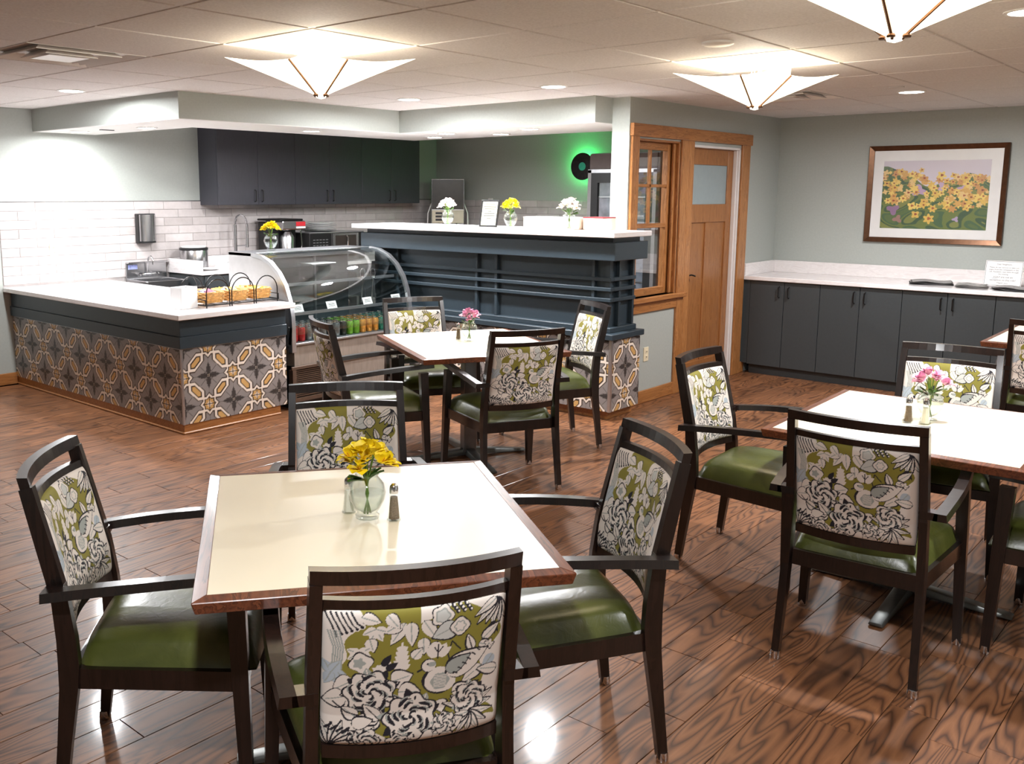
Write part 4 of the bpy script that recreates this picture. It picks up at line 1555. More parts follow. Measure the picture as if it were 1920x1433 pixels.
# ================================================================== BAR-TOP THINGS
nf = thing('framed_notice', 'black-framed cream notice standing on the bar top', 'sign', (6.10, 5.0, 1.4165), math.radians(-90 + 8))
tl = Matrix.Rotation(math.radians(-12), 4, 'X')
for x0, x1, z0, z1 in ((-.085, .085, 0, .013), (-.085, .085, .212, .225), (-.085, -.072, .013, .212), (.072, .085, .013, .212)):
    b_ = B().box(x0, x1, -.008, .008, z0, z1, .002)
    bmesh.ops.transform(b_.bm, matrix=tl, verts=b_.bm.verts)
    b_.build('frame_bar', 'black_plastic', nf)
b_ = B().box(-.073, .073, -.002, .004, .012, .213)
bmesh.ops.transform(b_.bm, matrix=tl, verts=b_.bm.verts)
b_.build('notice_sheet', 'notice_paper', nf)
for z, wd in ((.190, .045), (.168, .062), (.150, .050), (.131, .020), (.112, .052), (.093, .054), (.070, .022)):
    b_ = B().box(-wd, wd, -.0028, -.0018, z - .0042, z + .0042)
    bmesh.ops.transform(b_.bm, matrix=tl, verts=b_.bm.verts)
    b_.build('text_line', 'ink_grey', nf)
b_ = B().box(-.02, .02, .06, .064, 0, .16)
b_.build('easel_leg', 'black_plastic', nf)
bx = thing('carton', 'long white cardboard carton lying on the bar top', 'box', (6.25, 4.40, 1.4165), 0)
B().box(-.10, .10, -.27, .27, 0, .088, .002).build('carton_body', 'cream_card', bx)
B().box(-.102, .102, -.272, .272, .082, .090, .001).build('carton_lid', 'paper', bx)
bx = thing('carton', 'cream cardboard carton with a maroon rim, at the fridge end of the bar top', 'box', (6.27, 4.025, 1.4165), 0)
B().box(-.09, .09, -.09, .09, 0, .09, .002).build('carton_body', 'cream_card', bx)
B().box(-.092, .092, -.092, .092, .088, .096, .001).build('carton_lid', 'maroon_card', bx)

# ================================================================== DISPLAY CASE
DX_0, DX_1, DYF, DYB, DZT = 4.585, 5.90, 5.70, 6.52, 1.215
dc = thing('display_case', 'refrigerated display case with curved glass front and steel end panels', 'display case', (0, 0, 0))
arc = [(DYF + .02, .52), (DYF, .64), (DYF + .005, .74), (DYF + .03, .86), (DYF + .08, .98), (DYF + .16, 1.08), (DYF + .26, 1.155), (DYF + .38, 1.20), (DYF + .50, DZT)]
side = [(DYF + .02, .50)] + arc + [(DYB, DZT), (DYB, .50)]
for x, mt in ((DX_0, 'purple_steel'), (DX_1, 'clear_glass')):
    sgn = 1 if x == DX_0 else -1
    B().prism([(y, z) for y, z in side], x, x + sgn * .008, 'x').build('end_panel', mt, dc)
    # bright metal rim following the curve
    rg = []
    for (y, z), (y2, z2) in zip(arc, arc[1:] + [(arc[-1][0] + .1, arc[-1][1])]):
        t = Vector((0, y2 - y, z2 - z)).normalized()
        nrm = Vector((0, -t.z, t.y)) if True else None
        p = Vector((0, y, z))
        a = p + nrm * .004
        b2 = p - nrm * .026
        rg.append([(x - .012 * sgn, a.y, a.z), (x + .024 * sgn, a.y, a.z), (x + .024 * sgn, b2.y, b2.z), (x - .012 * sgn, b2.y, b2.z)])
    B().loft(rg).build('curved_rim', 'aluminium', dc, 50)
    B().box(min(x - .012 * sgn, x + .03 * sgn), max(x - .012 * sgn, x + .03 * sgn), DYF, DYF + .05, .46, .66, .003).build('end_post', 'aluminium', dc)
b_ = B()
vs = []
gl_ = [(DYF + .004, .60)] + arc[1:]
b_.loft([[(DX_0 + .012, y, z), (DX_1 - .012, y, z), (DX_1 - .012, y + .005, z - .004), (DX_0 + .012, y + .005, z - .004)] for y, z in gl_], caps=True)
b_.build('curved_glass', 'case_glass', dc, 60)
B().box(DX_0, DX_1, DYF + .50, DYB, DZT - .03, DZT, .004).build('top_panel', 'aluminium', dc)
B().box(DX_0 + .01, DX_1 - .01, DYF + .47, DYF + .51, DZT - .045, DZT - .008).build('lamp_rail', 'aluminium', dc)
B().box(DX_0 + .05, DX_1 - .05, DYF + .475, DYF + .505, DZT - .05, DZT - .045).build('lamp_tube', 'white_plastic', dc)
B().box(DX_0 + .01, DX_1 - .01, DYB - .02, DYB, .5, DZT - .03).build('rear_panel', 'case_interior', dc)
B().box(DX_0 + .01, DX_1 - .01, DYF + .04, DYB - .02, .50, .53).build('deck', 'case_interior', dc)
for z, yf in ((.755, DYF + .05), (.97, DYF + .20)):
    sh = B().box(DX_0 + .012, DX_1 - .012, yf, DYB - .03, z - .004, z + .004).build('glass_shelf', 'case_glass', dc)
    B().box(DX_0 + .012, DX_1 - .012, yf - .006, yf + .006, z - .012, z + .012).build('shelf_nosing', 'aluminium', sh)
for x in (DX_0 + .42, DX_1 - .42):
    B().box(x - .01, x + .01, DYB - .04, DYB - .02, .53, 1.17).build('shelf_upright', 'aluminium', dc)
B().box(DX_0, DX_1, DYF + .01, DYF + .05, .512, .528, .002).build('front_lip', 'aluminium', dc)
B().box(DX_0 + .03, DX_1, DYF + .03, DYB, .345, .512).build('front_panel', 'case_laminate', dc)
B().box(DX_0 - .01, DX_1, DYF + .012, DYF + .03, .318, .345, .003).build('trim_rail', 'case_bronze', dc)
B().box(DX_0 + .45, DX_1, DYF + .02, DYF + .06, .08, .318).build('lower_panel', 'case_laminate', dc)
B().box(DX_0 + .02, DX_1, DYF + .06, DYB, .0, .345).build('plinth', 'black_plastic', dc)
gr = B().box(DX_0 - .005, DX_0 + .03, DYF + .01, DYF + .06, .06, .318).box(DX_0 + .42, DX_0 + .45, DYF + .01, DYF + .06, .06, .318).box(DX_0 + .03, DX_0 + .42, DYF + .01, DYF + .06, .06, .09).build('vent_grille', 'case_bronze', dc)
for k in range(14):
    z = .10 + k * .0155
    B().box(DX_0 + .03, DX_0 + .42, DYF + .022, DYF + .034, z, z + .008).build('slat', 'case_bronze', gr)
# cans on the deck: four ranks
can_me = {}
seqs = ['red', 'red', 'grey', 'grey', 'grey', 'grey', 'grey', 'black', 'lime', 'lime', 'orange', 'orange', 'orange', 'teal', 'teal', 'teal', 'teal']
words = {'red': 'red', 'grey': 'silver-grey', 'black': 'black-green', 'lime': 'lime green', 'orange': 'orange', 'teal': 'teal green'}
cr = .032
def make_can(c):
    r = thing('drink_can', '', 'can', group='drink cans in the display case')
    B().lathe([(.026, 0), (cr, .008), (cr, .098), (.027, .112)], 14).build('can_body', 'can_' + c, r, 50)
    B().lathe([(.0275, .111), (.0275, .116), (.025, .116), (.0245, .113), (.001, .113)], 14).build('can_lid', 'chrome', r, 40)
    return r
cans0 = {}
for row in range(4):
    for k, c in enumerate(seqs):
        x = DX_0 + .075 + k * .0735
        if x > DX_1 - .05:
            continue
        y = DYF + .085 + row * .085
        lab = words[c] + (' drink can in the front rank of the display case' if row == 0 else ' drink can behind the front rank in the display case')
        if c not in cans0:
            cans0[c] = make_can(c)
            o = cans0[c]
            o.location = (x, y, .5305)
        else:
            o = dup(cans0[c], (x, y, .5305), rr.uniform(0, 6))
        o['label'] = lab
        if row == 0 and c == 'teal' and k >= 14:
            o.rotation_euler = (0, 0, 0)
            text('DEW', .026, 'white_plastic', o, frame_mtx((0, -cr - .0012, .058), (1, 0, .35), (-.35, 0, 1)), 'can_lettering')
for k, x in enumerate((DX_0 + .11, DX_0 + .46, DX_0 + .86, DX_0 + 1.2)):
    r = thing('price_card', 'small white price card on the lower glass shelf edge of the display case', 'card', (x, DYF + .060, .7675), .05, 'price cards in the display case')
    b_ = B().hexa([(-.055, 0, 0), (.055, 0, 0), (.055, .002, 0), (-.055, .002, 0), (-.055, .022, .055), (.055, .022, .055), (.055, .024, .055), (-.055, .024, .055)])
    b_.build('card', 'paper', r)
    for q, z in enumerate((.018, .028, .038)):
        B().box(-.035, .035, z * .4 - .0012, z * .4, z - .002, z + .002).build('text_line', 'ink_grey', r)
def tongs(label, loc, rz):
    r = thing('tongs', label, 'tongs', loc, rz, 'tongs hanging in the display case')
    b = B()
    b.tube([(0, 0, 0), (-.01, 0, -.10), (-.02, 0, -.20)], .004, 6)
    b.tube([(.012, 0, 0), (.024, 0, -.10), (.030, 0, -.20)], .004, 6)
    b.build('arms', 'chrome', r, 60)
    b = B()
    b.tube([(.0 + .028 * math.cos(t), 0, .045 + .045 * math.sin(t)) for t in np.linspace(0, 2 * PI, 16)[:-1]], .004, 6, True)
    b.build('ring_handle', 'chrome', r, 60)
    return r
tongs('steel serving tongs on the upper case shelf, nearer the clear food bin', (5.50, DYF + .184, .968), 0)
tongs('steel serving tongs on the upper case shelf, nearer the bar', (5.62, DYF + .184, .962), 0)
tr = thing('pastry_tray', 'clear plastic food bin on the upper shelf of the display case', 'bin', (5.28, DYF + .52, .975), 0)
b_ = B().box(-.13, .13, -.09, .09, 0, .004).box(-.13, .13, -.09, -.086, 0, .12).box(-.13, .13, .086, .09, 0, .12).box(-.13, -.126, -.09, .09, 0, .12).box(.126, .13, -.09, .09, 0, .12)
b_.build('bin_walls', 'acrylic', tr)
B().box(-.135, .135, -.095, .095, .12, .128, .003).build('bin_lid', 'white_plastic', tr)

# ================================================================== COUNTER-TOP CADDY
CZ = .8665
rk = thing('basket_caddy', 'black wire caddy with arched sides holding the condiment baskets', 'caddy', (3.86, 5.79, CZ), 0)
RL, RD = .66, .34
AB, AH = .10, .105
for y in (0, RD):
    for k in range(3):
        x0, x1 = RL / 3 * k + .01, RL / 3 * (k + 1) - .01
        xm_, rx = (x0 + x1) / 2, (x1 - x0) / 2
        p = [(x0, y, .0), (x0, y, AB)] + [(xm_ - rx * math.cos(t), y, AB + AH * math.sin(t)) for t in np.linspace(.15, PI - .15, 12)] + [(x1, y, AB), (x1, y, 0)]
        B().tube(p, .0045, 6).build('arch_wire', 'black_metal', rk, 60)
b_ = B().tube([(0, 0, .02), (RL, 0, .02), (RL, RD, .02), (0, RD, .02)], .005, 6, True)
for k in range(1, 6):
    b_.tube([(RL * k / 6, 0, .02), (RL * k / 6, RD, .02)], .003, 5)
b_.build('base_wire', 'black_metal', rk)
for x in (.0, RL):
    B().tube([(x, 0, .02), (x, 0, .06), (x, RD, .06), (x, RD, .02)], .004, 6).build('end_wire', 'black_metal', rk)


def basket(label, loc, sx, sy, fills):
    r = thing('wicker_basket', label, 'basket', loc, 0, 'wicker baskets in the wire caddy')
    b = B()
    n = 40
    for lv in range(7):
        z = .006 + lv * .0115
        pts = []
        for k in range(n):
            t = 2 * PI * k / n
            c, sn = math.cos(t), math.sin(t)
            f = 1 / max(abs(c), abs(sn)) ** .8
            w_ = 1 + .035 * math.sin(k * PI / 2 + lv * PI)
            gr_ = .90 + .10 * lv / 6
            pts.append((c * f * sx / 2.25 * w_ * gr_, sn * f * sy / 2.25 * w_ * gr_, z))
        b.tube(pts, .0066, 5, True)
    b.box(-sx * .36, sx * .36, -sy * .36, sy * .36, .0, .006)
    b.build('weave', 'wicker', r, 60)
    q = random.Random(len(fills) + int(loc[0] * 100))
    for k in range(16):
        mt = fills[k % len(fills)]
        o = B().box(-.028, .028, -.018, .018, -.0015, .0015).build('sachet', mt, r)
        o.location = (q.uniform(-.32, .32) * sx, q.uniform(-.32, .32) * sy, .055 + .02 * q.random())
        o.rotation_euler = (q.uniform(-1.2, 1.2), q.uniform(-.6, .6), q.uniform(0, 3))
    return r


basket('wicker basket of pink and white sweetener sachets beside the white holder', (3.975, 5.96, CZ + .028), .20, .29, ['paper_pink', 'paper', 'paper_blue', 'paper_pink', 'paper'])
basket('wicker basket of white and yellow sachets in the middle of the wire caddy', (4.19, 5.96, CZ + .028), .20, .29, ['paper', 'paper_yellow', 'paper'])
basket('wicker basket of yellow and white sachets next to the display case', (4.405, 5.96, CZ + .028), .20, .29, ['paper_yellow', 'paper', 'paper_yellow'])
hb = thing('napkin_holder', 'white open-topped ceramic holder in front of the wire caddy', 'holder', (3.775, 5.93, CZ), .15)
b_ = B()
for x0, x1, y0, y1 in ((-.075, .075, -.06, -.054), (-.075, .075, .054, .06), (-.075, -.069, -.054, .054), (.069, .075, -.054, .054)):
    b_.box(x0, x1, y0, y1, 0, .155, .002)
b_.box(-.072, .072, -.057, .057, 0, .006)
b_.build('holder_walls', 'white_china', hb)
B().box(-.068, .068, -.053, .053, .007, .11).build('dark_lining', 'black_plastic', hb)
pk = thing('lid_stack', 'small pot of stirrers and lids standing among the caddy baskets', 'container', (4.12, 6.25, CZ), 0)
B().lathe([(.04, 0), (.05, .10), (.046, .10), (.037, .006)], 20).build('pot', 'cream_card', pk, 40)
B().lathe([(.045, .085), (.047, .112), (.03, .118), (.001, .12)], 20).build('black_lids', 'black_plastic', pk, 40)
B().tube([(.01, 0, .08), (-.05, .01, .20)], .0035, 5).tube([(.0, .02, .08), (.06, .03, .18)], .0035, 5).build('stirrers', 'black_plastic', pk)

# ================================================================== BACK KITCHEN (along wall_north)
# hand sink
hs = thing('hand_sink', 'wall-hung stainless hand sink with gooseneck tap on the tiled wall', 'sink', (4.905, NW - .011, 0), 0)
B().box(-.22, .22, -.016, 0, .80, 1.02, .004).build('splashback', 'steel', hs)
B().box(-.22, .22, -.06, 0, 1.012, 1.026, .003).build('splash_cap', 'steel', hs)
b_ = B()
for x0, x1, y0, y1, z0, z1 in ((-.22, .22, -.40, -.37, .74, .862), (-.22, -.19, -.37, -.016, .74, .862), (.19, .22, -.37, -.016, .74, .862), (-.22, .22, -.40, -.016, .72, .74), (-.19, .19, -.08, -.016, .80, .862)):
    b_.box(x0, x1, y0, y1, z0, z1, .004)
b_.build('basin', 'steel', hs)
b_ = B().box(-.09, .09, -.05, -.016, .885, .915, .006)
b_.tube([(0, -.04, .90), (0, -.045, 1.03)] + [(0, -.045 - .045 * (1 - math.cos(t)), 1.03 + .05 * math.sin(t)) for t in np.linspace(.2, PI, 8)] + [(0, -.135, 1.0)], .009, 8)
tp = b_.build('tap', 'chrome', hs, 50)
for sgn in (-1, 1):
    B().tube([(sgn * .075, -.05, .90), (sgn * .085, -.09, .915)], .010, 8).tube([(sgn * .06, -.085, .918), (sgn * .125, -.085, .918)], .006, 6).build('tap_handle', 'chrome', tp, 50)
B().box(-.20, -.10, -.0175, -.0155, .955, 1.0).build('sticker', 'paper_blue', hs)
# towel dispenser
td = thing('towel_dispenser', 'brushed steel paper towel dispenser on the tiled wall', 'dispenser', (4.905, NW - .01, 1.205), 0)
B().box(-.095, .095, -.06, 0, .0, .285, .008, 2).build('back_shell', 'black_plastic', td)
b_ = B()
b_.prism([(.085 * math.cos(t), -.055 - .06 * math.sin(t)) for t in np.linspace(0, PI, 14)], .018, .275, 'z')
b_.build('front_cover', 'steel', td, 40)
B().prism([(.09 * math.cos(t), -.05 - .066 * math.sin(t)) for t in np.linspace(0, PI, 14)], .002, .02, 'z').build('bottom_lip', 'black_plastic', td, 40)
# back counter
bc = thing('back_counter', 'dark back counter with white quartz top along the tiled kitchen wall', 'counter', (0, 0, 0))
B().box(5.16, EW - .014, 7.78, NW - .012, .10, .905).build('carcass', 'charcoal_paint', bc)
B().box(5.16, EW - .014, 7.84, NW - .012, 0, .10).build('toe_kick', 'charcoal_paint', bc)
B().box(5.14, EW - .014, 7.75, NW - .012, .905, .943, .003).build('top_slab', 'white_quartz', bc)
B().box(5.14, 5.158, 7.75, NW - .012, .943, 1.045, .002).build('end_upstand', 'white_quartz', bc)
B().box(5.158, EW - .014, NW - .032, NW - .012, .943, 1.045, .002).build('rear_upstand', 'white_quartz', bc)
for k in range(6):
    x = 5.18 + k * .62
    B().box(x, x + .60, 7.762, 7.78, .11, .89, .002).build('door', 'charcoal_paint', bc)
BZ = .9435
cn = thing('round_bin', 'round brushed steel bin with black rim and white lid on the back counter', 'bin', (5.33, 8.165, BZ), 0)
B().lathe([(.135, .0), (.138, .012), (.138, .185), (.135, .19)], 32).build('shell', 'steel', cn, 40)
B().lathe([(.141, .183), (.141, .205), (.13, .21)], 32).build('rim', 'black_plastic', cn, 40)
B().lathe([(.141, .0), (.141, .012), (.13, .014)], 32).build('foot_ring', 'black_plastic', cn, 40)
B().lathe([(.12, .208), (.12, .222), (.02, .226)], 32).build('lid', 'white_plastic', cn, 40)
for k, (x, y, z, sc_) in enumerate(((5.56, 7.85, 0, 1), (5.72, 7.87, 0, 1), (5.62, 8.01, 0, .9), (5.585, 7.90, .074, .9))):
    o = thing('white_bowl', 'white china bowl turned upside down in the pile on the back counter', 'bowl', (x, y, BZ + z), 0, 'upturned white bowls on the back counter')
    B().lathe([(.075, 0), (.074, .004), (.052, .05), (.03, .064), (.03, .070), (.024, .070)], 24).build('bowl_shell', 'white_china', o, 40)
    o.scale = (sc_,) * 3
pt_ = tag(B().lathe([(.07, 0), (.13, .012), (.135, .016), (.07, .008)], 28).build('white_platter', 'white_china', None, 40), 'flat white plate lying beside the upturned bowls on the back counter', 'plate')
pt_.location = (5.33, 7.895 - .005, BZ)
pt_.scale = (.85, .85, 1)
# spring tap
sp = thing('spring_tap', 'tall steel spring-neck kitchen tap rising behind the display case', 'tap', (5.86, 8.2, BZ), 0)
B().lathe([(.03, 0), (.03, .01), (.018, .02), (.018, .42)], 16).build('riser', 'steel', sp, 40)
hx_ = []
for k in range(60):
    t = k / 59
    a = PI * t
    cx_, cz_ = .075 - .075 * math.cos(a), .42 + .10 * math.sin(a)
    hx_.append((cx_ + .012 * math.cos(k * 2.1), .012 * math.sin(k * 2.1), cz_))
B().tube(hx_, .005, 5).build('spring', 'chrome', sp, 60)
B().tube([(.15, 0, .42), (.152, 0, .30), (.145, 0, .18)], [.012, .014, .017], 10).build('spray_head', 'steel', sp, 50)
B().tube([(.01, 0, .20), (.145, 0, .20)], .007, 8).build('dock_arm', 'steel', sp)
# coffee brewer
br = thing('coffee_brewer', 'black and steel coffee brewer with red label on the back counter', 'coffee brewer', (6.37, 8.08, BZ), 0)
B().box(-.16, .16, -.05, .2, 0, .44, .01).build('rear_tower', 'black_plastic', br)
B().box(-.14, .17, -.20, .1, .36, .455, .015, 2).build('brew_head', 'steel', br)
B().box(-.17, .15, -.19, .2, .455, .475, .008).build('lid', 'black_plastic', br)
B().box(.04, .165, -.203, -.199, .40, .445).build('red_label', 'red_ink', br)
B().box(.04, .165, -.2035, -.199, .375, .395).build('white_label', 'white_plastic', br)
B().lathe([(.075, 0), (.075, .25), (.05, .29), (.04, .31)], 24, (-.01, -.11, .03)).build('thermal_pot', 'steel', br, 40)
B().box(-.15, .17, -.2, .1, 0, .03, .004).build('base_plate', 'black_plastic', br)
B().tube([(.14, -.15, .36), (.14, -.17, .2), (.14, -.15, .05)], .007, 6).build('pot_handle', 'chrome', br)
# microwave with plates
mw = thing('microwave', 'stainless microwave oven with dark door on the back counter', 'microwave', (6.97, 8.05, BZ), 0)
B().box(-.40, .40, -.2, .26, .01, .315, .006).build('housing', 'stainless_dark', mw)
B().box(-.40, .40, -.2, .26, .315, .325, .002).build('top_cover', 'aluminium', mw)
B().box(-.40, -.10, -.206, -.199, .02, .31, .002).build('vent_panel', 'black_plastic', mw)
for a in range(5):
    for c in range(7):
        B().box(-.36 + a * .045, -.33 + a * .045, -.2085, -.205, .06 + c * .03, .068 + c * .03).build('vent_slot', 'aluminium', mw)
for x0, x1, z0, z1 in ((-.08, -.045, .02, .31), (.265, .30, .02, .31), (-.045, .265, .285, .31), (-.045, .265, .02, .045)):
    B().box(x0, x1, -.214, -.2, z0, z1, .003).build('door_frame', 'steel', mw)
B().box(-.045, .265, -.208, -.201, .045, .285).build('door_window', 'dark_screen', mw)
B().box(.305, .395, -.208, -.2, .02, .31).build('control_panel', 'black_plastic', mw)
B().tube([(.12, -.214, .06), (.12, -.235, .08), (.12, -.235, .26), (.12, -.214, .28)], .009, 8).build('door_handle', 'chrome', mw)
for k in range(5):
    o = tag(B().lathe([(.10, 0), (.175, .014), (.18, .019), (.172, .019), (.09, .008)], 32).build('dinner_plate', 'white_china', None, 40),
            ('lowest', 'second lowest', 'middle', 'second highest', 'topmost')[k] + ' white china plate in the stack on the microwave', 'plate', 'plates stacked on the microwave')
    o.location = (6.92, 8.08, BZ + .3255 + k * .0195)
# upper cabinets
UX = [5.56, 6.545, 7.52, 8.485]
ul = ['dark wood-grain wall cabinet with two doors above the spring tap', 'dark wood-grain wall cabinet with two doors above the plates and microwave', 'dark wood-grain wall cabinet with two doors beside the coffee machine corner']
for k in range(3):
    a, b = UX[k], UX[k + 1]
    c = thing('wall_cabinet', ul[k], 'cabinet', (0, 0, 0), 0, 'wall cabinets over the back counter')
    B().box(a + .001, b - .001, 8.06, NW - .001, 1.567, 2.36).build('carcass', 'cabinet_grain', c)
    m = (a + b) / 2
    for d0, d1, hx_ in ((a + .002, m - .0015, m - .045), (m + .0015, b - .002, m + .045)):
        d = B().box(d0, d1, 8.04, 8.06, 1.569, 2.358, .002).build('door', 'cabinet_grain', c)
        handle_bar(d, hx_, 8.04, 1.60, 1.72, 0, -1)
# coffee machine in the corner
cm = thing('coffee_machine', 'tall espresso machine with black screen and steel flanks in the kitchen corner', 'coffee machine', (8.80, 7.86, BZ), math.radians(-48))
B().box(-.205, .205, -.10, .15, .0, .92, .008).build('housing', 'steel', cm)
B().box(-.195, .195, -.112, -.098, .55, .91, .003).build('screen', 'dark_screen', cm)
B().box(-.195, .195, -.12, -.098, .38, .54, .004).build('control_fascia', 'beige_plastic', cm)
for k in range(3):
    B().box(-.15, -.07, -.1235, -.119, .41 + k * .04, .435 + k * .04).build('button', 'black_plastic', cm)
for x in (-.11, 0, .11):
    B().tube([(x, -.11, .38), (x, -.13, .32), (x, -.13, .26)], .011, 8).build('spout', 'stainless_dark', cm)
B().box(-.2, .2, -.19, -.098, .0, .10, .004).build('drip_tray', 'black_plastic', cm)
for sgn in (-1, 1):
    B().tube([(sgn * .20, -.05, .62), (sgn * .245, -.07, .5), (sgn * .25, -.08, .3), (sgn * .29, -.09, .05)], .008, 6).build('hose', 'white_plastic', cm, 60)
# second run of back counter on wall_east carries it
e2 = thing('east_counter', 'dark counter run with white top under the kitchen wall with the record', 'counter', (0, 0, 0))
B().box(8.56, EW - .014, 5.62, 7.74, .10, .905).build('carcass', 'charcoal_paint', e2)
B().box(8.53, EW - .014, 5.62, 7.74, .905, .943, .003).build('top_slab', 'white_quartz', e2)
# record on the wall with green light
rc = thing('record_disc', 'black vinyl record with teal label mounted on the kitchen wall', 'record', (EW - .11, 6.045, 1.99), 0)
b_ = B().lathe([(.152, 0), (.152, .004), (.045, .005)], 48)
bmesh.ops.rotate(b_.bm, verts=b_.bm.verts, matrix=Matrix.Rotation(-PI / 2, 3, 'Y'))
b_.build('disc', 'record_black', rc, 30)
b_ = B().lathe([(.046, .0052), (.046, .0062), (.012, .0062)], 32)
bmesh.ops.rotate(b_.bm, verts=b_.bm.verts, matrix=Matrix.Rotation(-PI / 2, 3, 'Y'))
b_.build('centre_label', 'teal_label', rc)
b_ = B().tube([(0.03, .12 * math.cos(t), .12 * math.sin(t)) for t in np.linspace(0, 2 * PI, 25)[:-1]], .006, 6, True)
b_.build('led_ring', 'led_strip', rc)
B().box(.0, .1095, -.015, .015, -.015, .015).build('wall_mount', 'black_metal', rc)
light('green_glow', 'POINT', (.055, .04, .03), 3.0, (.08, 1, .2), .04, parent=rc)
# fridge
fr = thing('glass_door_fridge', 'grey upright fridge with black-framed glass door beside the pillar', 'fridge', (8.36, 5.12, 0), 0)
B().box(.05, .74, -.40, .40, 0, 2.10, .004).build('cabinet', 'fridge_grey', fr)
B().box(0, .05, -.40, -.36, .1, 1.93).box(0, .05, .36, .40, .1, 1.93).build('side_trim', 'fridge_grey', fr)
B().box(.0, .05, -.40, .40, 1.90, 1.935).build('header_trim', 'aluminium', fr)
B().box(.02, .05, -.39, .39, 1.94, 2.09).build('top_panel', 'brown_panel', fr)
b_ = B().box(.0, .045, -.36, -.28, .1, 1.9).box(.0, .045, .28, .36, .1, 1.9).box(.0, .045, -.28, .28, 1.80, 1.9).box(.0, .045, -.28, .28, .1, .2)
dr = b_.build('door', 'black_plastic', fr)
B().box(.015, .02, -.28, .28, .2, 1.80).build('door_glass', 'pane_glass', dr)
B().box(.04, .06, -.28, .28, .2, 1.80).build('interior', 'fridge_inside', fr)
for z in (.5, .8, 1.1, 1.4, 1.65):
    B().box(.025, .045, -.28, .28, z, z + .012).build('shelf', 'aluminium', fr)
nt = B().box(-.004, -.001, -.02, .20, 1.05, 1.36).build('paper_note', 'paper', fr)
text('Be', .04, 'ink', fr, frame_mtx((-.0045, .17, 1.30), (0, -1, 0), (0, 0, 1)), align='LEFT')
text('of y', .04, 'ink', fr, frame_mtx((-.0045, .17, 1.25), (0, -1, 0), (0, 0, 1)), align='LEFT')
# dark shelving unit seen through the oak window
su = thing('shelving_unit', 'dark kitchen shelving unit with white shelf edges behind the oak window', 'shelves', (8.45, 4.02, 0), 0)
B().box(.62, .66, 0, .66, 0, 1.95).box(.0, .66, 0, .03, 0, 1.95).box(.0, .66, .63, .66, 0, 1.95).build('carcass', 'charcoal_paint', su)
for z in (.3, .62, .92, 1.15, 1.5, 1.82):
    B().box(.0, .62, .03, .63, z, z + .02).build('shelf', 'white_plastic', su)
q = random.Random(2)
for z in (.32, .64, .94, 1.17, 1.52):
    y = .08
    while y < .47:
        w_ = q.uniform(.08, .14)
        o = tag(B().box(-.06, .10, -w_ / 2, w_ / 2, 0, q.uniform(.12, .2), .004).build('storage_tub', q.choice(('stainless_dark', 'black_plastic', 'charcoal_paint', 'brown_panel')), None),
                'dark storage tub on the shelving unit behind the oak window', 'tub', 'storage tubs behind the oak window')
        o.location = (8.45 + .2, 4.02 + y + w_ / 2, z + .0005)
        y += w_ + .03

# ================================================================== CEILING FITTINGS
def downlight(label, x, y, z, power=P_DOWN, r=.082, col=COOL, suffix=None):
    d = thing('downlight_' + suffix if suffix else 'downlight', label, 'downlight', (x, y, z), 0, 'recessed downlights')
    B().lathe([(r + .016, .001), (r + .016, -.004), (r, -.006), (r - .004, .002)], 28).build('trim_ring', 'white_plastic', d, 40)
    B().lathe([(r - .002, -.0035), (.001, -.0036)], 28).build('lens', 'lamp_disc', d)
    light(suffix or 'downlight_lamp', 'AREA', (0, 0, -.012), power, col, r * 1.8, None, math.radians(176), d)
    return d


for lab, x, y in (('round recessed downlight in the tiled ceiling near the serving counter', 3.366, 6.626), ('round recessed downlight in the tiled ceiling over the display case', 5.406, 5.235),
                  ('round recessed downlight in the tiled ceiling before the bar', 5.412, 3.87), ('round recessed downlight in the tiled ceiling before the painting', 7.369, 2.152),
                  ('round recessed downlight in the tiled ceiling by the big lamp above the shaker table', 4.46, .88)):
    downlight(lab, x, y, CEIL)
for lab, x, y in (('downlight in the soffit at the wall end of the serving counter', 4.10, 7.97), ('downlight in the soffit over the serving counter near the black sensor slot', 4.23, 7.09),
                  ('downlight in the soffit above the curved display case', 5.373, 6.37), ('downlight in the soffit over the bar, at the display case end', 6.40, 5.73),
                  ('downlight in the soffit at its inner kitchen corner', 6.75, 6.2), ('downlight in the soffit on the kitchen side over the bar', 6.77, 5.41),
                  ('downlight in the soffit over the bar, nearer the pillar', 6.374, 4.785)):
    downlight(lab, x, y, ZS - .004, P_DOWN * .38, .07)
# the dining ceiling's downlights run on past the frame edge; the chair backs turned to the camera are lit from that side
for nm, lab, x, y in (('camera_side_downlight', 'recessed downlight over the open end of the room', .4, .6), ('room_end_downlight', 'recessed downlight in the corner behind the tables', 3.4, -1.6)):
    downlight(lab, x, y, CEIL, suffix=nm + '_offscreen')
sm = tag(B().lathe([(.075, .001), (.075, -.010), (.06, -.016), (.001, -.017)], 24).build('smoke_detector', 'white_plastic', None, 40), 'flat white round cover disc on the ceiling between two lamps', 'smoke detector')
sm.location = (4.367, 2.164, CEIL)
sm = tag(B().lathe([(.05, .001), (.05, -.006), (.001, -.008)], 24).build('sprinkler_cover', 'grid_white', None, 40), 'small ceiling sprinkler cover beside the downlight before the painting', 'sprinkler')
sm.location = (6.974, 2.134, CEIL)
o_ = tag(B().box(-.06, .06, -.018, .018, -.006, 0, .001).build('sensor_slot', 'black_plastic', None), 'small black slot in the soffit underside between two downlights', 'sensor')
o_.location = (4.15, 7.59, ZS - .004)


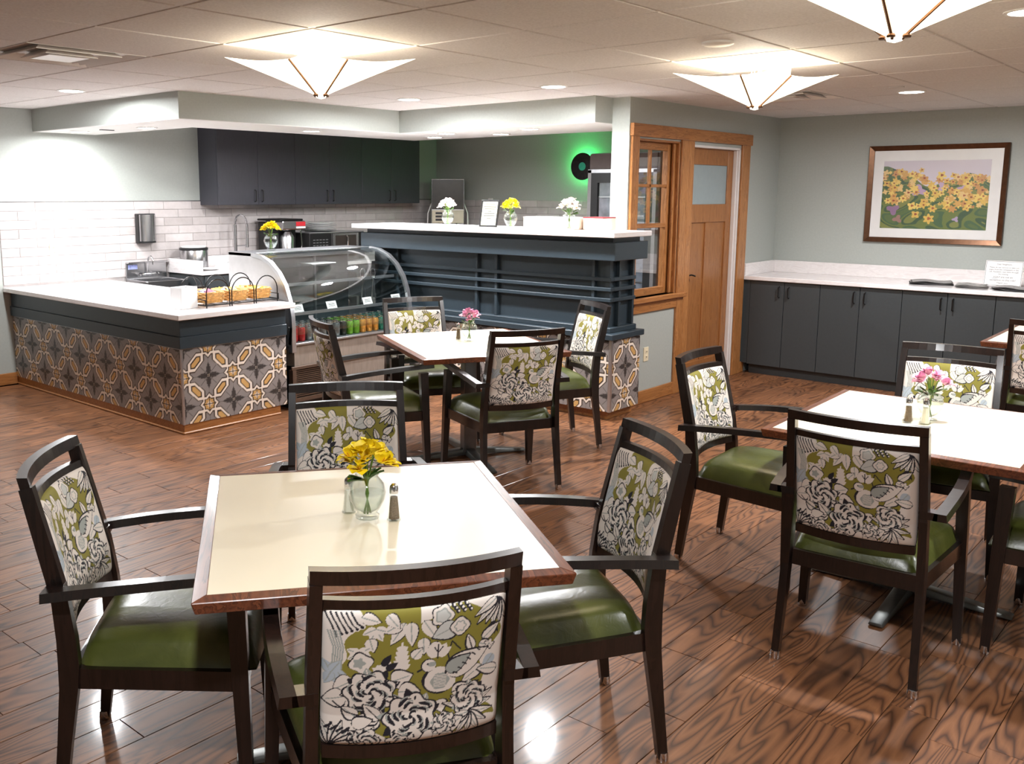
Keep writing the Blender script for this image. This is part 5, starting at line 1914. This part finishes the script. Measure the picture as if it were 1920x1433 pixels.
def vent(label, i, j):
    x0, y0 = GX0 + i * T + .012, GY0 + j * T + .012
    L = T - .024
    v = thing('ceiling_vent', label, 'vent', (x0 + L / 2, y0 + L / 2, CEIL), 0, 'square ceiling air diffusers')
    B().box(-L / 2, L / 2, -L / 2, L / 2, .055, .06).build('back_pan', 'dark_screen', v)
    for q_, (r0_, z0_, z1_) in enumerate(((L / 2, .002, .05), (L / 2 - .09, -.004, .045), (L / 2 - .18, -.010, .04))):
        r1_ = r0_ - .065
        for ang in range(4):
            b = B()
            b.hexa([(-r0_, -r0_, z0_ - .002), (r0_, -r0_, z0_ - .002), (r1_, -r1_, z1_ - .002), (-r1_, -r1_, z1_ - .002),
                    (-r0_, -r0_, z0_ + .002), (r0_, -r0_, z0_ + .002), (r1_, -r1_, z1_ + .002), (-r1_, -r1_, z1_ + .002)])
            o = b.build('louvre', 'white_plastic', v)
            o.rotation_euler = (0, 0, ang * PI / 2)
    B().box(-.11, .11, -.11, .11, -.014, -.010, .002).build('centre_plate', 'white_plastic', v)
    return v


vent('square louvred air vent in the ceiling toward the serving counter', *VENT1)
vent('square louvred air vent in the ceiling between oak door and painting', *VENT2)


def pendant(label, i, j, lit=True):
    x, y = GX0 + (i + .5) * T, GY0 + (j + .5) * T
    p = thing('ceiling_lamp', label, 'lamp', (x, y, CEIL), 0, 'four-petal glass ceiling lamps')
    B().lathe([(.085, 0), (.085, -.014), (.06, -.020)], 8).build('canopy', 'ivory_plastic', p, 30)
    for k in range(4):
        a = k * PI / 2
        B().tube([(.028 * math.cos(a), .028 * math.sin(a), -.015), (.028 * math.cos(a), .028 * math.sin(a), -.10)], .004, 6).build('rod', 'aluminium', p)
    B().box(-.05, .05, -.05, .05, -.105, -.095, .004).build('lamp_holder', 'aluminium', p)
    zb, zr_, rr_, zt, rt = -.245, -.085, .195, -.062, .47
    for k in range(4):
        a = PI / 4 + k * PI / 2

        def fn(u, v, a=a):
            # v 0 bottom -> 1 upper edge ; u -1..1 across
            x = u * 2 - 1
            cen = .018 + (rt - .018) * v
            rim_ = .012 + (rr_ - .012) * v
            # edge lines to the two rods, centre line to the tip
            e = abs(x)
            ce_ = Vector((cen * math.cos(a), cen * math.sin(a), zb + (zt - zb) * v ** .95))
            aa = a + (PI / 4) * (1 if x > 0 else -1) * .96
            ed = Vector((rim_ * math.cos(aa), rim_ * math.sin(aa), zb + (zr_ - zb) * v))
            q_ = e ** .85
            return ce_.lerp(ed, q_) + Vector((0, 0, -.012 * math.sin(PI * e) * v))
        b = B().surf(fn, 16, 10)
        bmesh.ops.solidify(b.bm, geom=b.bm.faces[:], thickness=.004)
        b.build('glass_petal', 'lamp_glass', p, 60)
        aa = k * PI / 2
        B().tube([(.02 * math.cos(aa), .02 * math.sin(aa), zb - .004), ((rr_ + .004) * math.cos(aa), (rr_ + .004) * math.sin(aa), zr_ - .002)], .0055, 6).build('rib', 'gold_bronze', p)
        B().lathe([(.012, -.006), (.014, 0), (.010, .006)], 10, (.034 * math.cos(aa), .034 * math.sin(aa), zb + .004)).build('clip', 'gold_bronze', p)
    B().lathe([(.001, -.014), (.022, -.008), (.026, .002), (.020, .008)], 16, (0, 0, zb)).build('finial', 'lamp_glass', p, 40)
    light('lamp_bulb', 'POINT', (0, 0, -.085), P_PENDANT, WARM, .05, parent=p)
    return p


pendant('four-petal glowing glass ceiling lamp hung toward the display case and bar', 1, 0)
pendant('four-petal glowing glass ceiling lamp hung toward the oak door', 4, -2)
pendant('four-petal glowing glass ceiling lamp above the table with two shakers', 1, -4)
